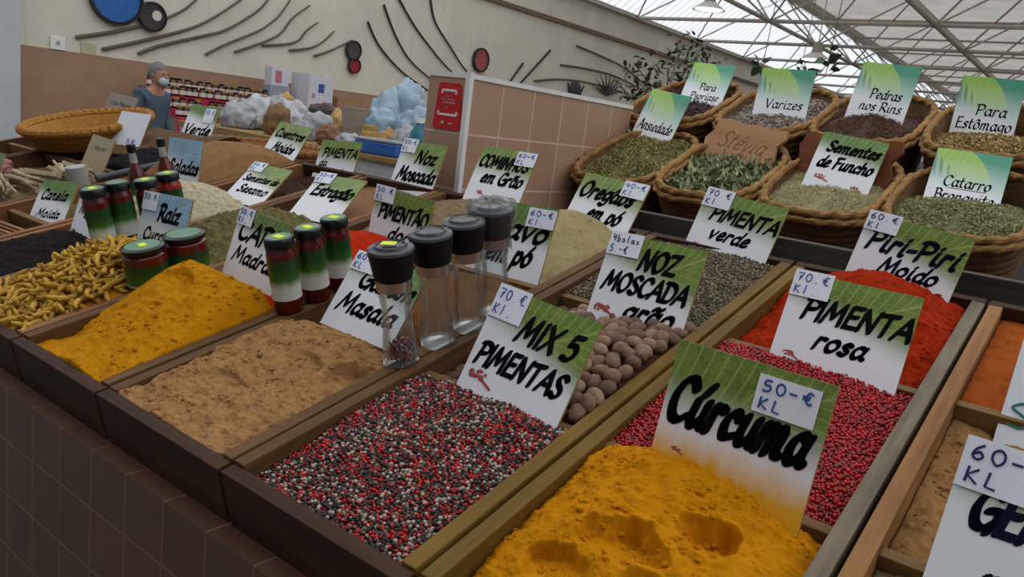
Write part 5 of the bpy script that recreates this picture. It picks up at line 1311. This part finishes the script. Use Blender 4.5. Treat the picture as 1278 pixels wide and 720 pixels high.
for k, (x, y, lab) in enumerate(((tx(385, 4.0), 4.0, 'jar with a red lid left of the dark crate'), (tx(374, 3.92), 3.92, 'jar of brown fruit behind the clear bags'), (tx(416, 4.05), 4.05, 'jar of pale fruit right of the dark crate'), (tx(408, 3.85), 3.85, 'small jar with white lid right of the dark crate'), (tx(463, 3.42), 3.42, 'jar with a yellow filling between tubs and blue bags'))):
    o = MB().lathe([(0.05, 0), (0.055, 0.01), (0.055, 0.11), (0.045, 0.125)], 18).done('fruit_jar', (M_brn, M_fig, M_bagw, M_brn, M_yelf)[k]); o.matrix_world = Matrix.Translation((x, y, 1.236)); tag(o, lab, 'jar', 'fruit jars among the plastic bags')
    MB().lathe([(0.05, 0.125), (0.05, 0.15)], 18).done('lid', (M_rlid, M_white, M_white, M_white, M_gold)[k], o)
M_dark = plain('dark_crate', (52, 50, 52), 0.6, 0.15, 20)
r = empty('dark_crate', Matrix.Translation((tx(388, 3.85), 3.85, 1.236))); tag(r, 'dark grey open crate among the plastic bags', 'crate')
for lo, hi in (((-.2, -.14, 0), (.2, -.12, .2)), ((-.2, .12, 0), (.2, .14, .2)), ((-.2, -.12, 0), (-.18, .12, .2)), ((.18, -.12, 0), (.2, .12, .2)), ((-.18, -.12, 0), (.18, .12, .012))):
    MB().box(lo, hi, bevel=0.003).done('crate_board', M_dark, r)
M_tub = glassy('clear_tub', (222, 214, 204), 0.35, 0.1)
for k, z in enumerate((0, 0.125)):
    r = empty('clear_tub', Matrix.Translation((tx(446, 3.62), 3.62, 1.236+z))); tag(r, ('lower', 'upper')[k]+' of two stacked clear tubs of dried fruit', 'tub', 'stacked clear tubs')
    MB().lathe([(0.10, 0), (0.108, 0.11), (0.104, 0.11), (0.097, 0.005)], 28).done('tub_wall', M_tub, r)
    MB().lathe([(0.111, 0.11), (0.111, 0.122)], 28).done('tub_lid', M_tub, r)
    MB().lathe([(0.092, 0.006), (0.098, 0.085), (0.05, 0.095)], 20).done('tub_filling', M_brn if k == 0 else plain('pale_fruit', (170, 140, 116), 0.6, 0.2, 20), r)
M_blue_p = plain('blue_plastic', (36, 92, 170), 0.35, 0.08, 20)
r = empty('blue_tray', Matrix.Translation((-3.42, 3.22, 1.236)) @ Matrix.Rotation(0.15, 4, 'Z')); tag(r, 'blue plastic tray with clear wrapping at the front of the table', 'tray')
MB().box((-.15, -.08, 0), (.15, .08, .075), bevel=0.012).done('tray_body', M_blue_p, r)
MB().box((-.155, -.085, .076), (.155, .085, .09), bevel=0.006).done('clear_cover', M_bagc, r)
M_tealb = plain('teal_bottle', (24, 104, 124), 0.3, 0.1, 20)
for k, (x, y) in enumerate(((tx(524, 3.40), 3.40), (tx(530, 3.62), 3.62))):
    o = MB().lathe([(0.045, 0), (0.05, 0.01), (0.05, 0.15), (0.02, 0.19), (0.02, 0.21)], 20).done('teal_bottle', M_tealb); o.matrix_world = Matrix.Translation((x, y, 1.236))
    tag(o, ('front', 'rear')[k]+' of two teal bottles at the edge of the partition', 'bottle', 'teal bottles')
    MB().lathe([(0.023, 0.205), (0.023, 0.235)], 16).done('cap', M_white, o)

# ------------------------------------------------------------------ red notice on the partition end
M_red = plain('red_plaque', (190, 12, 18), 0.35, 0.05, 10); M_wink = plain('white_print', (226, 220, 220), 0.5, 0.03, 10)
b = MB(); ol = [(-.038, -.058), (.044, -.064), (.046, -.058), (.050, .058), (.045, .064), (-.022, .064), (-.028, .058), (-.044, -.052)]
ol = [(-.046, -.062), (.046, -.062), (.052, -.054), (.040, .058), (.034, .064), (-.034, .064), (-.040, .058), (-.052, -.054)]
b.poly(ol, 0.004); o = b.done('red_notice', M_red); o.matrix_world = Matrix.Translation((-1.518, 1.657, 1.527)) ; tag(o, 'red notice with white lettering on the end of the tiled partition', 'notice')
for s, z in ((1, .044), (-1, -.022)):
    bb = MB(); wv = .026 if s > 0 else .034
    bb.box((-wv, -.0008, z-.003), (wv, -.0002, z+.003)); 
    for x in (-wv, wv): bb.box((x-.003, -.0008, min(z, z-.010*s)), (x+.003, -.0002, max(z, z-.010*s)))
    bb.done('white_bracket', M_wink, o)
letters(o, [('AQUI', .5, .48, .2, .08), ('JÁ PODE PAGAR', .5, .64, .50, .08), ('COM TELEMÓVEL', .5, .80, .54, .08), ('B', .5, 1.02, .07, .12), ('MB', .38, 1.80, .16, .16), ('WAY', .64, 1.82, .16, .09)], 0.1, 0.055, M_wink, -0.0006, shear=0.0, nib=(.09, .07, 0))

# ------------------------------------------------------------------ branches and discs hung on the wall
M_br = plain('branch_bark', (104, 90, 78), 0.8, 0.25, 20); M_brd = plain('dark_branch', (46, 42, 42), 0.7, 0.2, 20)
BR = [[(95, 46.5), (140, 40), (177, 32), (207, 23), (230, 12), (248, -3)], [(128, 61.5), (173, 52), (233, 37), (267, 22), (303, -2)],
 [(173, 67), (200, 57), (253, 45), (283, 37), (320, 15), (337, -3)], [(257, 68), (283, 55), (320, 40), (335, 31), (350, 18), (364, -3)],
 [(293, 65), (328, 53), (350, 42), (366, 22), (387, 7)], [(328, 57), (368, 53), (383, 38), (397, 28)], [(361, 63), (387, 60), (403, 52), (417, 39)], [(392, 70), (413, 63), (440, 50)],
 [(459, 27), (473, 57), (500, 88), (530, 110), (560, 128)], [(479, 6), (493, 43), (510, 73), (533, 95), (560, 116)], [(497, -3), (517, 32), (540, 63), (557, 83), (580, 105)], [(537, -3), (543, 27), (563, 60), (580, 86), (600, 104)],
 [(653, 79), (640, 97), (630, 112)], [(687, 63), (653, 100), (640, 115)], [(720, 57), (750, 70), (780, 85), (810, 110), (830, 130)], [(700, 81), (733, 86), (767, 95), (803, 113), (825, 130)], [(667, 101), (700, 99), (733, 103), (767, 112), (800, 123)]]
dsc = ['longest grey branch passing behind the black disc', 'grey curved branch, second from the top left', 'grey curved branch ending above the dado, third from the left', 'grey curved branch with steep tip, fourth from the left', 'grey curved branch, fifth from the left', 'short bent grey branch, sixth from the left', 'short grey branch, seventh from the left', 'short grey branch touching the small black disc',
 'black curved rod, lowest of four left of the partition', 'black curved rod, second of four left of the partition', 'black curved rod, third of four left of the partition', 'black curved rod just left of the round red disc', 'short dark stick above the partition', 'longer dark stick above the partition', 'thin arched branch, top of three near the foliage', 'thin arched branch, middle of three near the foliage', 'thin arched branch, lowest of three near the foliage']
def smooth(pts, n=6):
    out = []
    for i in range(len(pts)-1):
        p0, p1, p2, p3 = pts[max(0, i-1)], pts[i], pts[i+1], pts[min(len(pts)-1, i+2)]
        for k in range(n):
            t = k/n; out.append(0.5*((2*p1)+(p2-p0)*t+(2*p0-5*p1+4*p2-p3)*t*t+(3*p1-p0-3*p2+p3)*t**3))
    return out+[pts[-1]]
for k, px in enumerate(BR):
    pts = smooth([onX(x, y, WX+0.032) for x, y in px])
    c = pts[len(pts)//2]; r0 = (0.021 if k < 3 else 0.017) if k < 8 else (0.017 if k < 12 else 0.020)
    b = MB(); b.tube([p-c for p in pts], [r0*(1.15-0.5*q/len(pts)) for q in range(len(pts))], 8)
    o = b.done('curved_branch', M_br if k < 8 or k > 13 else M_brd); o.location = c; tag(o, dsc[k]+' on the wall', 'branch', 'branches hung on the wall')
M_dblk = plain('black_rim', (30, 28, 30), 0.6, 0.1, 20)
def disc(px, py, r, mat, label, hole=None):
    p = onX(px, py, WX+0.05); M = Matrix.Translation(p) @ Matrix.Rotation(math.pi/2, 4, 'Y')
    o = MB().lathe([(r*0.9, -0.02), (r, -0.015), (r, 0.03), (r*0.9, 0.035), (r*0.88, 0.012)], 40, closed_ends=False).done('wall_disc', M_dblk); o.matrix_world = M; tag(o, label, 'disc', 'round discs on the wall')
    MB().lathe([(r*0.89, -0.01), (r*0.89, 0.012)], 40).done('disc_face', mat, o)
    if hole: MB().lathe([(r*hole[0], 0.0125), (r*hole[0], 0.015)], 24, M=Matrix.Translation((hole[1]*r, hole[2]*r, 0))).done('pale_patch', M_wall, o)
disc(145, -4, 0.325, plain('blue_paint', (34, 98, 170), 0.6, 0.2, 12), 'large blue disc with black rim on the wall, cut by the top edge')
disc(190, 21, 0.180, plain('dark_gauze', (58, 54, 54), 0.7, 0.3, 14), 'black disc with a pale hole beside the blue disc', (0.34, -0.12, 0.30))
disc(441, 63, 0.150, plain('grey_gauze', (72, 68, 68), 0.7, 0.3, 14), 'small dark grey disc above the small red disc')
disc(442, 82, 0.120, plain('red_paint', (150, 36, 42), 0.6, 0.3, 14), 'small red disc overlapping the dark grey disc')
disc(600, 75, 0.22, plain('faded_red', (158, 82, 80), 0.7, 0.3, 12), 'round faded red disc with dark rim above the partition')
p = onX(71, 55, WX); b = MB(); b.box((0, -.08, -.08), (.03, .08, .08), bevel=0.006); o = b.done('wall_box', M_white); o.location = p; tag(o, 'square white box with a grey mark on the wall, far left', 'wall box')
bb = MB(); bb.lathe([(0.026, 0), (0.026, 0.002)], 16, M=Matrix.Translation((0.031, 0, 0.01)) @ Matrix.Rotation(math.pi/2, 4, 'Y')); bb.done('grey_mark', M_steel, o)
p = onX(110, 62, WX); b = MB(); b.box((0, -.09, -.075), (.015, .09, .075), bevel=0.004); o = b.done('wall_plate', plain('beige_plate', (186, 178, 150), 0.7, 0.06, 10)); o.location = p; tag(o, 'square beige plate on the wall below the longest branch', 'wall plate')
M_iron = plain('dark_iron', (58, 58, 60), 0.6, 0.15, 12)
c = onX(758, 118, WX+0.05); b = MB()
for an in range(-75, 80, 18):
    a_ = math.radians(an); b.tube([(0, 0, 0), (0.03, math.sin(a_)*0.78, math.cos(a_)*0.52)], [0.035, 0.004], 6)
o = b.done('spiked_ornament', M_iron); o.location = c; tag(o, 'dark spiked ornament on the wall above the partition', 'ornament')
c = onX(718, 112, WX+0.05); b = MB(); b.ball((0, 0, 0), 0.18, 3, sc=(.4, 1.2, 1)); b.tube([(0, -.2, -.12), (0, -.32, .12)], 0.02, 6); b.tube([(0, .2, -.12), (0, .32, .12)], 0.02, 6)
o = b.done('round_ornament', M_iron); o.location = c; tag(o, 'dark rounded ornament on the wall left of the spiked one', 'ornament')

# ------------------------------------------------------------------ lamps and greenery
M_em = NT('lamp_glow'); M_em.set(Emission_Strength=6.0); M_em.p.inputs['Emission Color'].default_value = (1, 0.98, 0.94, 1); M_em = M_em.m
def lamp(p, sc, label):
    r = empty('hall_lamp', Matrix.Translation(p)); tag(r, label, 'lamp', 'lamps under the roof')
    MB().lathe([(0.10*sc, 0.34*sc), (0.12*sc, 0.12*sc), (0.14*sc, 0.10*sc)], 20).done('lamp_body', M_steel, r)
    MB().lathe([(0.14*sc, 0.10*sc), (0.34*sc, -0.04*sc), (0.35*sc, -0.06*sc), (0.33*sc, -0.06*sc), (0.13*sc, 0.085*sc)], 28).done('lamp_shade', M_white, r)
    MB().lathe([(0.30*sc, -0.045*sc), (0.30*sc, -0.05*sc)], 24).done('lamp_diffuser', M_em, r)
    MB().tube([(0, 0, 0.34*sc), (0, 0, 5.85-p[2])], 0.012, 6).done('hanger', M_steel, r)
d = ray(885, 9); lamp(Vector((0, 0, CAMZ))+d*(14.0/d.y), 0.85, 'lit white lamp above the sloping glazing')
d = ray(1018, 72); lamp(Vector((0, 0, CAMZ))+d*(19.0/d.y), 1.0, 'small hanging lamp above the sign Pedras nos Rins')
M_fol = [plain('foliage', c, 0.6, 0.3, 30) for c in ((58, 72, 48), (84, 98, 66), (44, 54, 38))]
def leafcloud(name, pts, L, W, parent=None, mats=M_fol):
    V = []; F = []; mi = []
    for p in pts:
        Rm = Matrix.Rotation(rnd.uniform(0, 6.28), 4, 'Z') @ Matrix.Rotation(rnd.uniform(-1.2, 1.2), 4, 'Y') @ Matrix.Rotation(rnd.uniform(-1, 1), 4, 'X')
        k = len(V); s = rnd.uniform(.7, 1.2)
        for x, y, z in ((0, 0, 0), (.35, .5, .06), (.7, .35, .03), (1, 0, -.12), (.7, -.35, .03), (.35, -.5, .06)): V.append(Vector(p)+Rm @ Vector((x*L*s, y*W*s, z*L*s)))
        m_ = rnd.randrange(len(mats))
        F += [(k, k+1, k+2, k+3), (k, k+3, k+4, k+5)]; mi += [m_, m_]
    return np_mesh(name, V, F, mi, mats, parent, smooth=False)
base = Vector((-2.80, 5.4, 0))
r = empty('potted_tree', Matrix.Translation(base)); tag(r, 'leafy potted tree rising behind the dark purple basket', 'tree')
M_pot = plain('clay_pot', (140, 92, 68), 0.8, 0.1, 20)
MB().lathe([(0.20, 0), (0.27, 0.40), (0.24, 0.40), (0.20, 0.30)], 28).done('pot', M_pot, r)
b = MB(); tips = []
b.tube([(0, 0, 0.28), (0.03, 0, 0.9), (0, 0.03, 1.85)], [0.035, 0.028, 0.02], 8)
for k in range(16):
    an = k*2.4; L_ = rnd.uniform(.14, .30); h0 = rnd.uniform(1.25, 1.8); e = Vector((math.cos(an)*L_, math.sin(an)*L_, h0+rnd.uniform(.25, .62)))
    mid = Vector((math.cos(an)*L_*.5, math.sin(an)*L_*.5, h0+.28)); b.tube([(0, 0, h0), mid, e], [.010, .007, .003], 5)
    for q in range(40):
        t = rnd.uniform(.3, 1.1); tips.append(mid.lerp(e, t)+Vector((rnd.gauss(0, .07), rnd.gauss(0, .07), rnd.gauss(0, .06))))
b.done('trunk', M_br, r); leafcloud("foliage", tips, 0.062, 0.030, r)
for k, (px, py, Yd) in enumerate(((952, 80, 4.2), (1033, 80, 4.2), (1002, 74, 4.6))):
    d = ray(px, py); p = Vector((0, 0, CAMZ))+d*(Yd/d.y); r = empty('hanging_vine', Matrix.Translation(p)); tag(r, ('green vine sprig hanging above the sign Varizes', 'broad-leaved vine sprig hanging left of the sign Pedras nos Rins', 'tiny dark vine sprig beside the small hanging lamp')[k], 'vine', 'hanging vine sprigs')
    MB().tube([(0, 0, -.05), (0.01, 0.02, 0.6), (0, 0, 5.0-p.z)], 0.0025, 5).done('vine_stem', M_br, r)
    leafcloud('foliage', [(rnd.gauss(0, .012), rnd.gauss(0, .012), rnd.gauss(0, .024)-.02) for q in range((9, 8, 5)[k])], (0.060, 0.070, 0.04)[k], (0.045, 0.055, 0.03)[k], r, [plain('vine_leaf', (52, 84, 48), 0.5, 0.2, 20)])

# ------------------------------------------------------------------ the stallholder by the wall
def person():
    d = ray(186, 120); px = -8.35; p = d*(px/d.x)
    base = Vector((px, p.y, 0))
    M = Matrix.Translation(base) @ Matrix.Rotation(math.radians(-72), 4, 'Z')       # faces +y locally, turned along the stall
    r = empty('person', M); tag(r, 'person with short grey hair, face mask and blue-grey jacket beside the honey jars', 'person')
    M_skin = plain('skin', (176, 126, 104), 0.6, 0.08, 20); M_jack = plain('jacket', (72, 86, 100), 0.85, 0.12, 20); M_trs = plain('trousers', (40, 42, 48), 0.85, 0.1, 20)
    M_hair = plain('grey_hair', (116, 116, 118), 0.8, 0.2, 60); M_mask = plain('face_mask', (176, 200, 206), 0.8, 0.05, 20); M_shoe = plain('shoes', (34, 32, 32), 0.6, 0.1, 20)
    def skin(name, verts, edges, radii, mat, sub=2, root=0):
        me = bpy.data.meshes.new(name); me.from_pydata(verts, edges, []); o = bpy.data.objects.new(name, me); COL.objects.link(o); o.parent = r
        sk = o.modifiers.new('skin', 'SKIN'); sk.use_smooth_shade = True
        o.modifiers.new('sub', 'SUBSURF').levels = sub; o.modifiers['sub'].render_levels = sub
        for k, q in enumerate(radii): me.skin_vertices[0].data[k].radius = q if isinstance(q, tuple) else (q, q); me.skin_vertices[0].data[k].use_root = (k == root)
        me.materials.append(mat)
        return o
    # one continuous body: pelvis, spine, neck, head, arms, hands, legs, feet
    Vv = [(0, 0, .88), (0, .01, 1.05), (0, .03, 1.22), (0, .05, 1.34), (0, .085, 1.41), (0, .10, 1.47), (0, .115, 1.55),
          (.15, .04, 1.33), (.20, .02, 1.10), (.20, .16, .92), (.19, .22, .88),
          (-.15, .04, 1.33), (-.20, .02, 1.10), (-.20, .14, .90), (-.19, .20, .86),
          (.09, 0, .82), (.10, .02, .46), (.10, -.02, .09), (.10, .12, .045), (-.09, 0, .82), (-.10, .02, .46), (-.10, -.02, .09), (-.10, .12, .045)]
    Ee = [(0, 1), (1, 2), (2, 3), (3, 4), (4, 5), (5, 6), (3, 7), (7, 8), (8, 9), (9, 10), (3, 11), (11, 12), (12, 13), (13, 14), (0, 15), (15, 16), (16, 17), (17, 18), (0, 19), (19, 20), (20, 21), (21, 22)]
    Rr = [(.15, .11), (.15, .11), (.16, .11), (.14, .10), .052, .055, .07, .06, .045, .033, .026, .06, .045, .033, .026, .085, .058, .04, .035, .085, .058, .04, .035]
    skin('body', Vv, Ee, Rr, M_skin)
    # head details on the body: skull, nose, ears, eyes
    hb = MB(); hb.ball((0, .125, 1.545), .098, 3, sc=(.80, 1.0, 1.18)); hb.ball((0, .222, 1.535), .016, 2, sc=(.8, 1.2, 1.4)); hb.ball((0, .185, 1.465), .04, 2, sc=(1.1, .8, .7))
    for s in (-1, 1): hb.ball((s*.080, .12, 1.54), .024, 2, sc=(.4, .8, 1.2))
    hb.done('head', M_skin, r)
    eb = MB()
    for s in (-1, 1): eb.ball((s*.032, .213, 1.560), .010, 2)
    eb.done('eyes', M_trs, r)
    hh = MB(); hh.ball((0, .108, 1.578), .104, 4, sc=(.84, 1.02, 1.02))
    for v in list(hh.b.verts):
        if v.co.y > .15 and v.co.z < 1.60: v.co.y -= (v.co.y-.15)*0.9
        if v.co.z < 1.50: v.co.z = 1.50
        v.co += Vector((0, 0, .006*noise.noise(v.co*40)))
    hh.done('hair', M_hair, r)
    mk = MB(); mk.ball((0, .186, 1.494), .058, 3, sc=(1.0, .80, .95)); mk.done('face_mask', M_mask, r)
    skin('jacket', [(0, 0, .84), (0, .01, 1.05), (0, .03, 1.22), (0, .05, 1.36), (0, .07, 1.41), (.16, .04, 1.33), (.21, .02, 1.10), (.21, .14, .945), (-.16, .04, 1.33), (-.21, .02, 1.10), (-.21, .12, .925)],
         [(0, 1), (1, 2), (2, 3), (3, 4), (3, 5), (5, 6), (6, 7), (3, 8), (8, 9), (9, 10)], [(.185, .145), (.185, .14), (.19, .14), (.16, .12), .07, .078, .062, .05, .078, .062, .05], M_jack)
    skin('trousers', [(0, 0, .90), (.09, 0, .80), (.10, .02, .46), (.10, -.02, .08), (-.09, 0, .80), (-.10, .02, .46), (-.10, -.02, .08)],
         [(0, 1), (1, 2), (2, 3), (0, 4), (4, 5), (5, 6)], [(.17, .125), .105, .078, .065, .105, .078, .065], M_trs)
    for s in (-1, 1):
        sb = MB(); sb.ball((s*.10, .05, .04), .06, 3, sc=(.8, 2.1, .66)); sb.done('shoe', M_shoe, r)
        # hands: palm with five separate bent fingers
        hx, hy, hz = s*.19, (.20 if s < 0 else .22), (.86 if s < 0 else .88)
        fb = MB(); fb.ball((hx, hy+.015, hz-.012), .034, 2, sc=(.45, 1.0, 1.1))
        for q, (dy, L_) in enumerate(((-.022, .058), (-.007, .070), (.009, .066), (.024, .052))):
            fb.tube([(hx, hy+.03+dy*.6, hz-.03), (hx-s*.004, hy+.038+dy, hz-.03-L_*.5), (hx-s*.018, hy+.036+dy, hz-.03-L_*.95)], [.0095, .0088, .0065], 7)
        fb.tube([(hx-s*.008, hy+.03, hz-.0), (hx-s*.022, hy+.055, hz-.018), (hx-s*.022, hy+.066, hz-.048)], [.011, .0095, .007], 7)
        fb.done('hand', M_skin, r)
person()
